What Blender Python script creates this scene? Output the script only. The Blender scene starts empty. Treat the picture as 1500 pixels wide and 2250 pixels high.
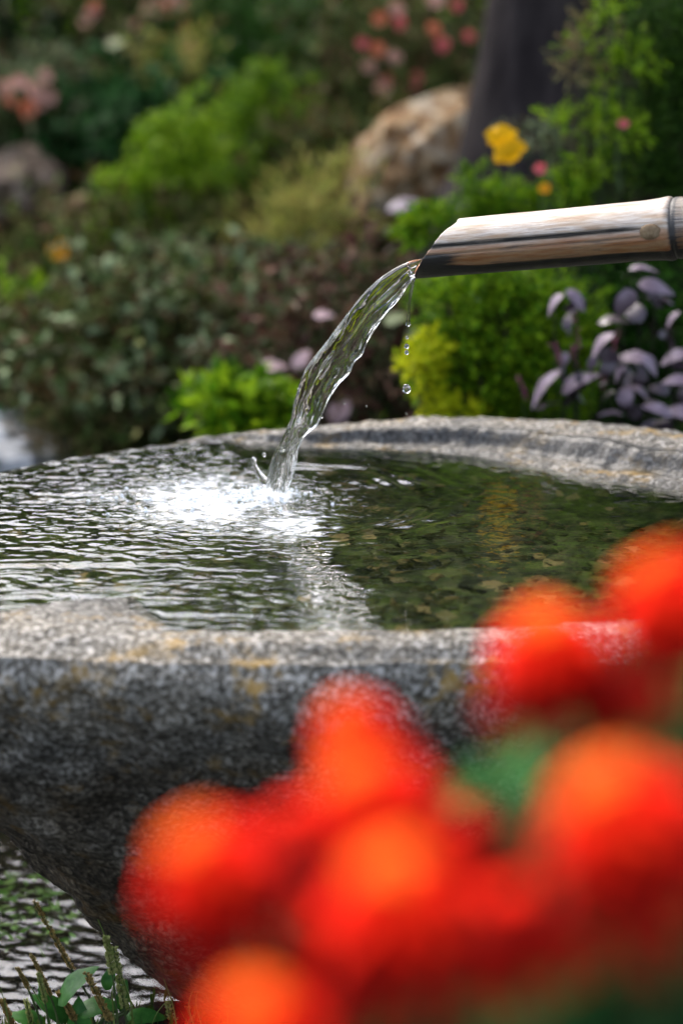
import bpy, math, random
import numpy as np
from mathutils import Vector, Matrix
random.seed(7); rng = np.random.default_rng(7)
S = bpy.context.scene
COL = S.collection
R = math.radians

# ------------------------------------------------------------------ camera, sky, sun, exposure
CAM_H, PITCH, FPX = 1.2, R(14.0), 1500*85/24.0
cam = bpy.data.cameras.new('camera'); camo = bpy.data.objects.new('camera', cam); COL.objects.link(camo)
camo.location = (0, 0, CAM_H); camo.rotation_euler = (R(90)-PITCH, 0, 0)
cam.sensor_fit = 'HORIZONTAL'; cam.sensor_width = 24; cam.lens = 85
cam.clip_start = .05; cam.clip_end = 500
cam.dof.use_dof = True; cam.dof.focus_distance = 2.58; cam.dof.aperture_fstop = 2.5
S.camera = camo
w = bpy.data.worlds.new('World'); S.world = w; w.use_nodes = True
nt = w.node_tree; bg = nt.nodes['Background']
sky = nt.nodes.new('ShaderNodeTexSky'); sky.sky_type = 'NISHITA'; sky.sun_disc = False
SUN_EL, SUN_AZ = R(50), R(-30)      # azimuth from +y towards +x
sky.sun_elevation = SUN_EL; sky.sun_rotation = SUN_AZ
sky.dust_density = 4; sky.air_density = 1.0
hs = nt.nodes.new('ShaderNodeHueSaturation'); hs.inputs['Saturation'].default_value = .68
nt.links.new(sky.outputs[0], hs.inputs['Color']); nt.links.new(hs.outputs[0], bg.inputs[0])
bg.inputs[1].default_value = .15
sl = bpy.data.lights.new('sun', 'SUN'); sl.energy = .9; sl.angle = R(16); sl.color = (1, .95, .88)
so = bpy.data.objects.new('sun', sl); COL.objects.link(so)
d = Vector((math.sin(SUN_AZ)*math.cos(SUN_EL), math.cos(SUN_AZ)*math.cos(SUN_EL), math.sin(SUN_EL)))
so.rotation_euler = d.to_track_quat('Z', 'Y').to_euler(); so.location = (-3, 4, 8)
S.view_settings.view_transform = 'Standard'; S.view_settings.look = 'None'
S.view_settings.gamma = 1; S.view_settings.use_curve_mapping = False
S.view_settings.exposure = 2.3
K = .45      # albedo scale, kept low to suit the raised exposure
S.cycles.max_bounces = 10; S.cycles.transmission_bounces = 8; S.cycles.transparent_max_bounces = 8
S.cycles.use_denoising = True

# ------------------------------------------------------------------ helpers
def ray(px, py):
    u = (px-750)/FPX; v = -(py-1125)/FPX
    return np.array([u, math.cos(PITCH)+v*math.sin(PITCH), -math.sin(PITCH)+v*math.cos(PITCH)])
def P(px, py, y):
    r = ray(px, py); t = y/r[1]; return Vector((r[0]*t, y, CAM_H+r[2]*t))
def PZ(px, py, z):
    r = ray(px, py); t = (z-CAM_H)/r[2]; return Vector((r[0]*t, r[1]*t, z))

_perm = np.random.default_rng(3).permutation(256); _perm = np.concatenate([_perm]*3)
_g = np.random.default_rng(5).normal(size=(256, 3)); _g /= np.linalg.norm(_g, axis=1)[:, None]
def perlin(x, y, z=0.0):
    x, y, z = np.broadcast_arrays(np.asarray(x, float), np.asarray(y, float), np.asarray(z, float))
    xi, yi, zi = np.floor(x).astype(int), np.floor(y).astype(int), np.floor(z).astype(int)
    xf, yf, zf = x-xi, y-yi, z-zi
    f = lambda t: t*t*t*(t*(t*6-15)+10)
    u, v, ww = f(xf), f(yf), f(zf)
    out = 0
    for dx in (0, 1):
        for dy in (0, 1):
            for dz in (0, 1):
                g = _g[_perm[_perm[_perm[(xi+dx) & 255]+((yi+dy) & 255)]+((zi+dz) & 255)] & 255]
                n = g[..., 0]*(xf-dx)+g[..., 1]*(yf-dy)+g[..., 2]*(zf-dz)
                out = out+n*(u if dx else 1-u)*(v if dy else 1-v)*(ww if dz else 1-ww)
    return out
def fbm(x, y, z=0.0, o=4, gain=.5):
    a, s, t = 1., 1., 0
    for k in range(o):
        t = t+a*perlin(np.asarray(x)*s+k*7.3, np.asarray(y)*s+k*3.1, np.asarray(z)*s+k*5.7); a *= gain; s *= 2.03
    return t
def sstep(a, b, x):
    t = np.clip((np.asarray(x, float)-a)/(b-a), 0, 1); return t*t*(3-2*t)

def mesh_np(name, v, f, m=None, smooth=True):
    """v (n,3), f (k,3|4) int arrays -> mesh"""
    v = np.asarray(v, np.float32); f = np.asarray(f, np.int32)
    me = bpy.data.meshes.new(name)
    me.vertices.add(len(v)); me.vertices.foreach_set('co', v.ravel())
    n = f.shape[1]
    me.loops.add(f.size); me.loops.foreach_set('vertex_index', f.ravel())
    me.polygons.add(len(f)); me.polygons.foreach_set('loop_start', np.arange(0, f.size, n, dtype=np.int32))
    me.polygons.foreach_set('use_smooth', np.full(len(f), smooth))
    me.update(calc_edges=True)
    if m: me.materials.append(m)
    return me
def link(name, me, parent=None, loc=None):
    o = bpy.data.objects.new(name, me); COL.objects.link(o)
    if parent: o.parent = parent
    if loc is not None: o.location = loc
    return o
def tag(o, label=None, cat=None, group=None, kind=None):
    if label: o['label'] = label
    if cat: o['category'] = cat
    if group: o['group'] = group
    if kind: o['kind'] = kind
    return o
def empty(name, loc, label, cat, group=None):
    o = bpy.data.objects.new(name, None); COL.objects.link(o); o.location = loc
    o.empty_display_size = .05
    return tag(o, label, cat, group)
def grid_faces(nr, nc, wrap=False):
    i = np.arange(nr-1)[:, None]; j = np.arange(nc if wrap else nc-1)[None, :]
    j2 = (j+1) % nc
    a, b, c, e = i*nc+j, i*nc+j2, (i+1)*nc+j2, (i+1)*nc+j
    return np.stack(np.broadcast_arrays(a, b, c, e), -1).reshape(-1, 4)
def tube_np(pts, rad, ns=8, cap=True):
    """tube along polyline -> v, f(quads)"""
    pts = np.asarray([tuple(p) for p in pts], float); n = len(pts)
    rad = np.broadcast_to(np.asarray(rad, float), (n,))
    tg = np.gradient(pts, axis=0); tg /= np.linalg.norm(tg, axis=1)[:, None]+1e-9
    ref = np.array([0, 0, 1.]) if abs(tg[:, 2]).mean() < .8 else np.array([1., 0, 0])
    a = np.cross(tg, ref); a /= np.linalg.norm(a, axis=1)[:, None]+1e-9; b = np.cross(tg, a)
    th = np.linspace(0, 2*math.pi, ns, endpoint=False)
    v = pts[:, None]+rad[:, None, None]*(np.cos(th)[None, :, None]*a[:, None]+np.sin(th)[None, :, None]*b[:, None])
    v = v.reshape(-1, 3); f = grid_faces(n, ns, True)
    if cap:
        v = np.vstack([v, pts[0], pts[-1]]); k = len(v)
        j = np.arange(ns); j2 = (j+1) % ns
        f0 = np.stack([np.full(ns, k-2), j2, j, np.full(ns, k-2)], -1)
        f1 = np.stack([np.full(ns, k-1), (n-1)*ns+j, (n-1)*ns+j2, np.full(ns, k-1)], -1)
        f = (f, np.vstack([f0, f1])[:, :3])
    return v, f
class MB:
    """collects quads/tris, builds ONE mesh"""
    def __init__(s): s.v = []; s.q = []; s.t = []; s.n = 0
    def add(s, v, f):
        v = np.asarray(v, float)
        for g in (f if isinstance(f, tuple) else (f,)):
            g = np.asarray(g, int)
            (s.q if g.shape[1] == 4 else s.t).append(g+s.n)
        s.v.append(v); s.n += len(v); return s
    def tube(s, pts, rad, ns=8): return s.add(*tube_np(pts, rad, ns))
    def mesh(s, name, m, smooth=True):
        t = list(s.t)
        for q in s.q: t += [q[:, [0, 1, 2]], q[:, [0, 2, 3]]]
        if not s.t: return mesh_np(name, np.vstack(s.v), np.vstack(s.q), m, smooth)
        return mesh_np(name, np.vstack(s.v), np.vstack(t), m, smooth)
    def build(s, name, m, parent=None, smooth=True): return link(name, s.mesh(name, m, smooth), parent)
def bez(p0, p1, p2, n=10):
    p0, p1, p2 = map(Vector, (p0, p1, p2))
    return [p0*(1-t)**2+p1*2*t*(1-t)+p2*t*t for t in [i/(n-1) for i in range(n)]]

# ------------------------------------------------------------------ materials
def newmat(name):
    m = bpy.data.materials.new(name); m.use_nodes = True
    return m, m.node_tree, m.node_tree.nodes['Principled BSDF']
def N(nt, typ, **kw):
    n = nt.nodes.new(typ)
    for k, v in kw.items():
        if k.startswith('i_'): n.inputs[k[2:].replace('_', ' ')].default_value = v
        else: setattr(n, k, v)
    return n
def ramp(nt, fac, stops):
    r = nt.nodes.new('ShaderNodeValToRGB'); e = r.color_ramp.elements
    while len(e) < len(stops): e.new(.5)
    for el, (p, c) in zip(e, stops): el.position = p; el.color = (*c, 1) if len(c) == 3 else c
    if fac is not None: nt.links.new(fac, r.inputs[0])
    return r.outputs[0]
def mix(nt, fac, a, b, mode='MIX'):
    n = nt.nodes.new('ShaderNodeMix'); n.data_type = 'RGBA'; n.blend_type = mode
    for s, i in ((fac, 0), (a, 6), (b, 7)):
        if hasattr(s, 'is_linked'): nt.links.new(s, n.inputs[i])
        elif i: n.inputs[i].default_value = (*s, 1)
        else: n.inputs[0].default_value = s
    return n.outputs[2]
def pos(nt, scale=(1, 1, 1)):
    g = nt.nodes.new('ShaderNodeNewGeometry'); mp = nt.nodes.new('ShaderNodeMapping'); mp.inputs['Scale'].default_value = scale
    nt.links.new(g.outputs['Position'], mp.inputs[0]); return mp.outputs[0]
def noise(nt, vec, scale, detail=4, rough=.5):
    n = N(nt, 'ShaderNodeTexNoise', i_Scale=scale, i_Detail=detail, i_Roughness=rough); nt.links.new(vec, n.inputs['Vector']); return n.outputs[0]
def bump(nt, h, b, strength=.5, dist=.002):
    n = N(nt, 'ShaderNodeBump', i_Strength=strength, i_Distance=dist)
    nt.links.new(h, n.inputs['Height']); nt.links.new(n.outputs[0], b.inputs['Normal'])

def stone_mat(name, cols, speck=160, lichen=True, wet_z=None, rough=.75, moss=None):
    cols = [tuple(q*K for q in k) for k in cols]
    m, nt, b = newmat(name); L = nt.links; p = pos(nt)
    n1 = noise(nt, p, speck, 3, .65)
    v = N(nt, 'ShaderNodeTexVoronoi', i_Scale=speck*1.3); L.new(p, v.inputs['Vector'])
    c = ramp(nt, n1, [(.30, cols[0]), (.46, cols[1]), (.56, cols[2]), (.70, cols[3])])
    c = mix(nt, ramp(nt, v.outputs['Color'], [(.0, (0, 0, 0)), (.7, (0, 0, 0)), (.95, (.7,)*3)]), c, cols[3])
    n2 = noise(nt, p, 9, 5, .6)
    c = mix(nt, ramp(nt, n2, [(.35, (.75,)*3), (.65, (0, 0, 0))]), c, cols[1], 'MULTIPLY') if False else mix(nt, 1.0, c, ramp(nt, n2, [(.3, (.45, .46, .47)), (.5, (.85,)*3), (.7, (1.2, 1.15, 1.08))]), 'MULTIPLY')
    if lichen:
        n3 = noise(nt, p, 16, 6, .62)
        n4 = noise(nt, p, 60, 3, .6)
        f = N(nt, 'ShaderNodeMath', operation='MULTIPLY'); L.new(ramp(nt, n3, [(.53, (0,)*3), (.64, (.75,)*3)]), f.inputs[0]); L.new(ramp(nt, n4, [(.42, (0,)*3), (.52, (1,)*3)]), f.inputs[1])
        c = mix(nt, f.outputs[0], c, (.20, .12, .025))
    if wet_z is not None:    # algae and a wet line below the water level
        s = nt.nodes.new('ShaderNodeSeparateXYZ'); L.new(p, s.inputs[0])
        nn = noise(nt, p, 25, 4)
        a = N(nt, 'ShaderNodeMath', operation='MULTIPLY_ADD'); L.new(nn, a.inputs[0]); a.inputs[1].default_value = .02; L.new(s.outputs[2], a.inputs[2])
        return m, nt, b, c, a.outputs[0]
    L.new(c, b.inputs['Base Color']); b.inputs['Roughness'].default_value = rough; b.inputs['Specular IOR Level'].default_value = .12
    h = N(nt, 'ShaderNodeMath', operation='ADD'); L.new(n1, h.inputs[0]); L.new(noise(nt, p, 45, 5, .6), h.inputs[1])
    bump(nt, h.outputs[0], b, .9, .004)
    return m

def leaf_mat(name, cols, rough=.45, trans=.3):
    m, nt, b = newmat(name); L = nt.links
    g = nt.nodes.new('ShaderNodeNewGeometry')
    n = len(cols); cols = [tuple(q*K*1.4 for q in k) for k in cols]
    c = ramp(nt, g.outputs['Random Per Island'], [(i/(n-1) if n > 1 else 0, k) for i, k in enumerate(cols)])
    L.new(c, b.inputs['Base Color']); b.inputs['Roughness'].default_value = rough; b.inputs['Specular IOR Level'].default_value = .12
    b.inputs['Specular IOR Level'].default_value = .05
    t = nt.nodes.new('ShaderNodeBsdfTranslucent'); L.new(c, t.inputs[0])
    ms = nt.nodes.new('ShaderNodeMixShader'); ms.inputs[0].default_value = trans
    L.new(b.outputs[0], ms.inputs[1]); L.new(t.outputs[0], ms.inputs[2]); L.new(ms.outputs[0], nt.nodes['Material Output'].inputs[0])
    return m
def plain_mat(name, c1, c2, scale=30, rough=.6, stretch=(1, 1, 1), bd=.001):
    c1 = tuple(q*K for q in c1); c2 = tuple(q*K for q in c2)
    m, nt, b = newmat(name); p = pos(nt, stretch); n = noise(nt, p, scale, 5, .6)
    nt.links.new(ramp(nt, n, [(.3, c1), (.7, c2)]), b.inputs['Base Color']); b.inputs['Specular IOR Level'].default_value = .1; b.inputs['Roughness'].default_value = rough; b.inputs['Specular IOR Level'].default_value = .12
    bump(nt, n, b, .6, bd); return m

# ------------------------------------------------------------------ terrain, stream
def terrain_z(x, y):
    x = np.asarray(x, float); y = np.asarray(y, float)
    z = .025+1.35*sstep(3.9, 7.6, y)+.10*sstep(7, 14, y)
    z = z+.012*fbm(x*6, y*6, 0, 3)+.05*fbm(x*.9, y*.9, 2, 3)*sstep(4, 6, np.hypot(x, y))
    edge = -.20+.05*perlin(y*2.5, 1.7)+.25*sstep(3.0, 5.0, y)*-1
    dip = sstep(0, .12, edge-x+ .02)*sstep(2.40, 2.56, y+.04*perlin(x*7, 4.2))*(1-sstep(4.6, 5.1, y))
    dip = np.maximum(dip, sstep(2.46, 2.58, y)*(1-sstep(2.9, 3.1, y))*(1-sstep(-.15, .0, x)))
    dip = np.minimum(dip, sstep(-9, -7, x) + 1*(x > -7))
    return z-dip*.10
def warp(n, span, core):
    t = np.linspace(-1, 1, n); return core*t+(span-core)*np.sign(t)*np.abs(t)**9
gx, gy = warp(360, 150, 4), 3.4+warp(420, 150, 4.5)
X, Y = np.meshgrid(gx, gy)
soil, snt, sb = newmat('soil'); p = pos(snt); n = noise(snt, p, 40, 6, .65)
snt.links.new(ramp(snt, n, [(.3, (.002, .0016, .001)), (.55, (.006, .005, .003)), (.75, (.014, .011, .008))]), sb.inputs['Base Color']); sb.inputs['Roughness'].default_value = .95; sb.inputs['Specular IOR Level'].default_value = .05
bump(snt, n, sb, 1, .008)
ground = link('ground', mesh_np('ground', np.stack([X, Y, terrain_z(X, Y)], -1).reshape(-1, 3), grid_faces(*X.shape), soil))
tag(ground, 'dark damp garden soil rising to a planted bank', kind='structure')

def water_mat(name, foam_pts=(), bumpsc=None, tint=(1, 1, 1)):
    m, nt, b = newmat(name); L = nt.links
    b.inputs['Base Color'].default_value = (*tint, 1); b.inputs['Roughness'].default_value = .0
    b.inputs['IOR'].default_value = 1.333; b.inputs['Transmission Weight'].default_value = 1
    out = b.outputs[0]
    if bumpsc:
        p = pos(nt, bumpsc[1]); n = noise(nt, p, bumpsc[0], 3, .5); bump(nt, n, b, bumpsc[2], bumpsc[3])
    if foam_pts:
        p = pos(nt); tot = None
        for (x, y, z, rx, ry, k) in foam_pts:
            mp = nt.nodes.new('ShaderNodeMapping'); mp.vector_type = 'POINT'; L.new(p, mp.inputs[0])
            mp.inputs['Location'].default_value = (-x/rx, -y/ry, 0); mp.inputs['Scale'].default_value = (1/rx, 1/ry, 0)
            ln = N(nt, 'ShaderNodeVectorMath', operation='LENGTH'); L.new(mp.outputs[0], ln.inputs[0])
            r = N(nt, 'ShaderNodeMapRange', interpolation_type='SMOOTHSTEP'); L.new(ln.outputs['Value'], r.inputs[0])
            r.inputs[1].default_value = 1.0; r.inputs[2].default_value = .0; r.inputs[3].default_value = 0; r.inputs[4].default_value = k
            if tot is None: tot = r.outputs[0]
            else:
                a = N(nt, 'ShaderNodeMath', operation='MAXIMUM'); L.new(tot, a.inputs[0]); L.new(r.outputs[0], a.inputs[1]); tot = a.outputs[0]
        pn = pos(nt, (.55, 1, 1)); n1 = noise(nt, pn, 110, 4, .6)
        s = N(nt, 'ShaderNodeMath', operation='MULTIPLY_ADD'); L.new(n1, s.inputs[0]); s.inputs[1].default_value = 2.2; s.inputs[2].default_value = -1.45
        a = N(nt, 'ShaderNodeMath', operation='ADD'); L.new(s.outputs[0], a.inputs[0]); L.new(tot, a.inputs[1])
        r = N(nt, 'ShaderNodeMapRange'); L.new(a.outputs[0], r.inputs[0]); r.inputs[1].default_value = .10; r.inputs[2].default_value = 1.0
        r.inputs[4].default_value = .85
        dif = nt.nodes.new('ShaderNodeBsdfPrincipled'); dif.inputs['Base Color'].default_value = (.86, .90, .93, 1); dif.inputs['Roughness'].default_value = .35; bump(nt, n1, dif, 1.0, .01)
        ms = nt.nodes.new('ShaderNodeMixShader'); L.new(r.outputs[0], ms.inputs[0]); L.new(out, ms.inputs[1]); L.new(dif.outputs[0], ms.inputs[2]); out = ms.outputs[0]
    L.new(out, nt.nodes['Material Output'].inputs[0])
    return m
sx, sy = np.linspace(-9, .12, 760)[None, :], np.linspace(2.36, 5.2, 560)[:, None]
sx = np.where(sx < -1.2, sx, sx)
tx = np.concatenate([np.linspace(-9, -1.0, 120), np.linspace(-.99, .12, 420)])
X, Y = np.meshgrid(tx, np.linspace(2.36, 5.2, 620))
wp = .03*fbm(X*5, Y*5, 3, 2)
Z = .0010*fbm(X*40+26*wp, Y*56+50*X*.35, 1, 3)+.0012*fbm(X*14, Y*20, 5, 2)
smat = water_mat('stream_water', bumpsc=(60, (.6, 1.6, 1), .10, .003)); smat.node_tree.nodes['Principled BSDF'].inputs['Roughness'].default_value = .06
o = link('stream_water', mesh_np('stream_water', np.stack([X, Y, Z], -1).reshape(-1, 3), grid_faces(*X.shape), smat))
tag(o, 'rippled shallow water flowing past the foot of the basin', kind='structure')

# ------------------------------------------------------------------ stone basin
WL = .55
CX, CY = .03, 2.54
def polar_curve(pts):
    a = np.array([math.atan2(p[1]-CY, p[0]-CX) for p in pts]); r = np.array([math.hypot(p[0]-CX, p[1]-CY) for p in pts])
    o = np.argsort(a); a, r = a[o], r[o]
    a = np.concatenate([a-2*math.pi, a, a+2*math.pi]); r = np.tile(r, 3)
    def f(t):   # monotone-ish: linear then smoothed
        tt = np.asarray(t); k = np.linspace(-.05, .05, 9); ww = np.array([1, 2, 3, 4, 5, 4, 3, 2, 1.]); ww /= ww.sum()
        return sum(wi*np.interp(tt+ki, a, r) for wi, ki in zip(ww, k))
    def g(t, s=.35):
        tt = np.asarray(t); k = np.linspace(-.05, .05, 9)*s; ww = np.array([1, 2, 3, 4, 5, 4, 3, 2, 1.]); ww /= ww.sum()
        return sum(wi*np.interp(tt+ki, a, r) for wi, ki in zip(ww, k))
    return f, g
def w2(px, py, z=WL): q = PZ(px, py, z); return (q.x, q.y)
outer_pts = [w2(0, 1035), w2(250, 990), w2(500, 959), (-.02, 3.03), (.20, 3.055), (.33, 3.02), (.45, 2.95), (.60, 2.83), (.74, 2.62), (.74, 2.42), (.64, 2.26), (.50, 2.15), (.3, 2.095),
             (.1, 2.085), (-.1, 2.08), (-.25, 2.085), (-.40, 2.10), (-.52, 2.18), (-.62, 2.32), (-.64, 2.5), (-.56, 2.67)]
inner_pts = [w2(0, 1041), w2(250, 996), w2(500, 968), w2(560, 980), w2(700, 988), w2(850, 991), w2(1000, 1001), w2(1200, 1035), w2(1300, 1056), w2(1500, 1084), (.52, 2.60), (.58, 2.48), (.54, 2.36), (.45, 2.27), (.36, 2.205),
             w2(1250, 1366), w2(1080, 1380), w2(950, 1386), w2(750, 1385), w2(500, 1389), w2(380, 1386), w2(325, 1345), w2(290, 1310), w2(268, 1306), w2(240, 1319), w2(200, 1333), w2(100, 1343), w2(0, 1347), (-.44, 2.26), (-.55, 2.36), (-.58, 2.5), (-.52, 2.64)]
Ro_f, _ = polar_curve(outer_pts); _, Ri_f = polar_curve(inner_pts)
def hr_f(th):   # rim height above water level by angle
    d = np.degrees(th) % 360
    k = [0, 25, 50, 65, 85, 100, 112, 125, 140, 165, 185, 205, 222, 232, 243, 270, 300, 330, 360]
    h = [.026, .030, .028, .026, .021, .015, .005, -.003, -.004, -.004, -.003, .004, .010, .010, .006, .005, .006, .012, .026]
    return np.interp(d, k, h)
NT = 900
th = np.linspace(0, 2*math.pi, NT, endpoint=False)
Ri, Ro, hr = Ri_f(th), Ro_f(th), hr_f(th)
Ri = np.minimum(Ri, Ro-.012)
backness = sstep(-.2, .5, np.sin(th))*sstep(-.6, 0., np.cos(th))+sstep(.5, .9, np.cos(th)); backness = np.clip(backness, 0, 1)
rows = []
for u in np.linspace(0.02, 1, 90):
    r = Ri*u; z = WL-.175*(1-u**6)-.02*(1-u)
    rows.append((r, np.full(NT, z), 0))
for v in np.linspace(0, 1, 56)[1:]:
    r = Ri+(Ro-Ri)*v
    k1 = .16*sstep(0, .10, v)+.84*sstep(.20, .31, v); k2 = sstep(0, .30, v)
    z = WL+hr*(backness*k1+(1-backness)*k2)-.014*sstep(.60, 1, v)**1.5*(1+.0*v)
    rows.append((r, z, 1))
zs = rows[-1][1]
for q in np.linspace(0, 1, 130)[1:]:
    z = zs-(zs+.04)*q
    zz = z/WL
    s = np.interp(zz, [-.1, .05, .24, .45, .70, .88, .96, 1.0], [.28, .33, .465, .60, .81, .945, .99, 1.0])
    cyoff = 0
    rows.append((Ro*s+.012*np.sin(np.clip(q*18, 0, math.pi)), z, 2))
rr = np.array([a for a, _, _ in rows]); zz = np.array([b for _, b, _ in rows])
XX = CX+rr*np.cos(th); YY = CY+rr*np.sin(th)
# displacement: chiselled lumps
reg = np.array([c for _, _, c in rows])[:, None]
big = fbm(XX*5, YY*5, zz*6, 3)*.030; med = fbm(XX*20, YY*20, zz*20, 3)*.012; fine = fbm(XX*75, YY*75, zz*75, 3)*.0034
side = np.cumsum(reg == 2, 0)/129.0
amp = np.where(reg == 2, np.minimum(1, side*22+.0), 0)
outw = amp*(big+med)+np.where(reg == 2, fine, 0)
rr2 = rr+outw
over = hr < 0
dz = np.where(reg == 1, (med*.35+fine*.8)*np.where(over, .9, 1), 0)+np.where(reg == 0, med*.9+fine*.7, 0)*np.clip((1-rr/Ri)*8, 0, 1)
dz = dz + np.where(reg == 2, (1-np.clip(side*22, 0, 1))*(med*.35+fine*.8), 0)
XX = CX+rr2*np.cos(th); YY = CY+rr2*np.sin(th); ZZ = zz+dz
V = np.stack([XX, YY, ZZ], -1).reshape(-1, 3)
F = grid_faces(len(rows), NT, True)
bcols = [(.034, .029, .021), (.150, .132, .104), (.37, .34, .29), (.86, .81, .74)]
m, nt, b, c, zz_ = stone_mat('granite', bcols, 170, True, wet_z=True)
L = nt.links
# dark wet algae below the waterline inside the bowl
inside = N(nt, 'ShaderNodeAttribute', attribute_name='bowl')
al = ramp(nt, noise(nt, pos(nt), 38, 5, .7), [(.28, (.001, .0015, .0005)), (.42, (.007, .010, .001)), (.56, (.026, .042, .003)), (.70, (.070, .085, .012))])
vv = N(nt, 'ShaderNodeTexVoronoi', i_Scale=55.0); L.new(pos(nt), vv.inputs['Vector'])
al = mix(nt, ramp(nt, vv.outputs['Distance'], [(.0, (.0,)*3), (.5, (.0,)*3), (.9, (.6,)*3)]), al, (.06, .062, .022))
al = mix(nt, ramp(nt, vv.outputs['Color'], [(.82, (.0,)*3), (.9, (.8,)*3)]), al, (.16, .12, .045))
c2 = mix(nt, inside.outputs['Fac'], c, al)
damp = N(nt, 'ShaderNodeAttribute', attribute_name='damp')  # wet stone, plus shade painted onto the back inner wall
c3 = mix(nt, damp.outputs['Fac'], c2, mix(nt, 1.0, c2, (.24, .255, .28), 'MULTIPLY'))
grime_shade = N(nt, 'ShaderNodeAttribute', attribute_name='grime_shade')  # brown grime with underside shade painted in towards the base
c3 = mix(nt, grime_shade.outputs['Fac'], c3, mix(nt, 1.0, c3, (.20, .155, .09), 'MULTIPLY'))
L.new(c3, b.inputs['Base Color']); b.inputs['Specular IOR Level'].default_value = .2
rg = N(nt, 'ShaderNodeMapRange'); L.new(damp.outputs['Fac'], rg.inputs[0]); rg.inputs[3].default_value = .8; rg.inputs[4].default_value = .40; L.new(rg.outputs[0], b.inputs['Roughness'])
h = N(nt, 'ShaderNodeMath', operation='ADD'); L.new(noise(nt, pos(nt), 190, 3, .65), h.inputs[0]); L.new(noise(nt, pos(nt), 45, 5, .6), h.inputs[1])
bump(nt, h.outputs[0], b, .6, .0025)
me = mesh_np('stone_bowl', V, F, m)
def attr(me, name, a):
    t = me.attributes.new(name, 'FLOAT', 'POINT'); t.data.foreach_set('value', np.asarray(a, np.float32).ravel())
wob = .0025*fbm(XX*40, YY*40, 0, 3)
attr(me, 'bowl', np.where(reg == 0, 1, 0)*sstep(WL+.001, WL-.006, ZZ+wob)+np.where((reg == 1) & over[None, :], .8, 0))
shore = np.where(reg == 1, np.clip(1-(rr-Ri)/.035, 0, 1), 0)*np.clip(backness+.35, 0, 1)
wall_damp_shade = np.where(reg == 1, backness*np.clip(1-((rr-Ri)/(Ro-Ri)-.33)/.08, 0, 1)*np.clip(((rr-Ri)/(Ro-Ri)-.16)/.04, 0, 1), 0)  # back inner wall: damp tone with its shade painted in
spurwet = np.where(reg == 1, np.exp(-((XX+.26)/.10)**2-((YY-2.23)/.05)**2)*.8, 0)
attr(me, 'damp', np.clip(np.maximum(np.maximum(shore*.7, wall_damp_shade), spurwet)+np.where(over[None, :] & (reg == 1), .8, 0), 0, 1))
attr(me, 'grime_shade', np.where(reg == 2, sstep(.08, .5, side+.30*fbm(XX*9, YY*9, ZZ*9, 3)), 0)*.9)
bas = empty('stone_basin', (CX, CY, 0), 'large rough granite water basin brimming with rippling water under the bamboo spout', 'stone basin')
link('stone_bowl', me, bas).matrix_parent_inverse = Matrix.Translation((-CX, -CY, 0))

# ------------------------------------------------------------------ water in the basin
IMP = PZ(603, 1092, WL); FO = PZ(455, 1105, WL)
NT2, NR2 = 1300, 420
t2 = np.linspace(0, 2*math.pi, NT2, endpoint=False)
Ri2, Ro2, h2 = Ri_f(t2), Ro_f(t2), hr_f(t2)
Rlip = Ro2-.012
isov = sstep(.004, -.002, h2)
Rw = np.where(h2 < .003, Rlip+.028, np.minimum(Ri2+.02, Ro2-.02))
Rw = np.convolve(np.concatenate([Rw[-6:], Rw, Rw[:6]]), np.ones(13)/13, 'valid')
u = np.linspace(.003, 1, NR2)[:, None]
RW = Rw*u; X = CX+RW*np.cos(t2); Y = CY+RW*np.sin(t2)
ex = np.maximum(RW-Rlip, 0)
# agitation: strong to the left of the falling water, calm on the right
dxi, dyi = X-IMP.x, Y-IMP.y; ri = np.hypot(dxi, dyi)
dxf, dyf = X-FO.x, Y-FO.y
wob = .012*fbm(X*14, Y*14, 7, 3)
split = -.075+(2.64-Y)*.19+.02*perlin(Y*20, 3.3)          # the boundary drifts right towards the viewer
left = sstep(.035, -.035, X-split)
turb = np.exp(-(dxf/.13)**2-(dyf/.11)**2)
near = np.exp(-(ri/.10)**2)
streak = np.exp(-((X-split-.005)/.022)**2)*sstep(2.66, 2.5, Y)
calm_back = sstep(2.75, 2.95, Y)
H = 0
H = H+.00075*np.sin(2*math.pi*(ri+wob)/.021)*np.exp(-ri/.17)*(.38+.62*left)*sstep(0, .03, ri)*(1-.6*sstep(2.5, 2.35, Y))
H = H+.00018*np.sin(2*math.pi*(ri+wob*1.3)/.034+1.)*np.exp(-ri/.30)
H = H+(.0015*fbm(X*38+20*wob, Y*58, 2, 3, .55))*(left*(1-.80*sstep(2.52, 2.36, Y))+.04)*(1+.0*calm_back)
H = H+.0016*fbm(X*60, Y*85, 9, 3, .6)*np.clip(turb+.5*near, 0, 1)
H = H+.0034*fbm(X*30, Y*36, 4, 3)*turb
H = H+.0022*fbm(X*48, Y*80, 12, 2)*streak
H = H+(.0006+.0012*sstep(-.12, -.22, X))*fbm(X*13+60*wob, Y*50+X*9+150*wob, 15, 3, .42)*sstep(2.52, 2.38, Y)*left
H = H+.0007*fbm(X*7, Y*26, 18, 3)*(left*.5+.25)
dash = sstep(.02, .24, perlin(X*9, Y*16, 4.4))*sstep(.30, .12, ri)*sstep(.02, .05, ri)
H = H+.00100*np.sin(2*math.pi*(ri+wob*1.1+.003*perlin(X*45, Y*60, 2.2))/.028)*dash*(1-left)*sstep(-.02, .02, dxi)
H = H+.00026*fbm(X*60, Y*60, 21, 3)*(1-left)
H = H+.0011*np.exp(-((Y-2.385-.05*(X+.22))/.010)**2)*sstep(-.12, -.2, X)*1.5
H = H+.004*np.exp(-(ri/.022)**2)
H = H*(1-.75*sstep(0, .012, ex))
H = H*np.where(isov > .5, 1, np.clip((Ri2-RW)/.02+.6, .35, 1))
Z = WL+.0012+H-(ex/.02)**2*.016
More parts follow.
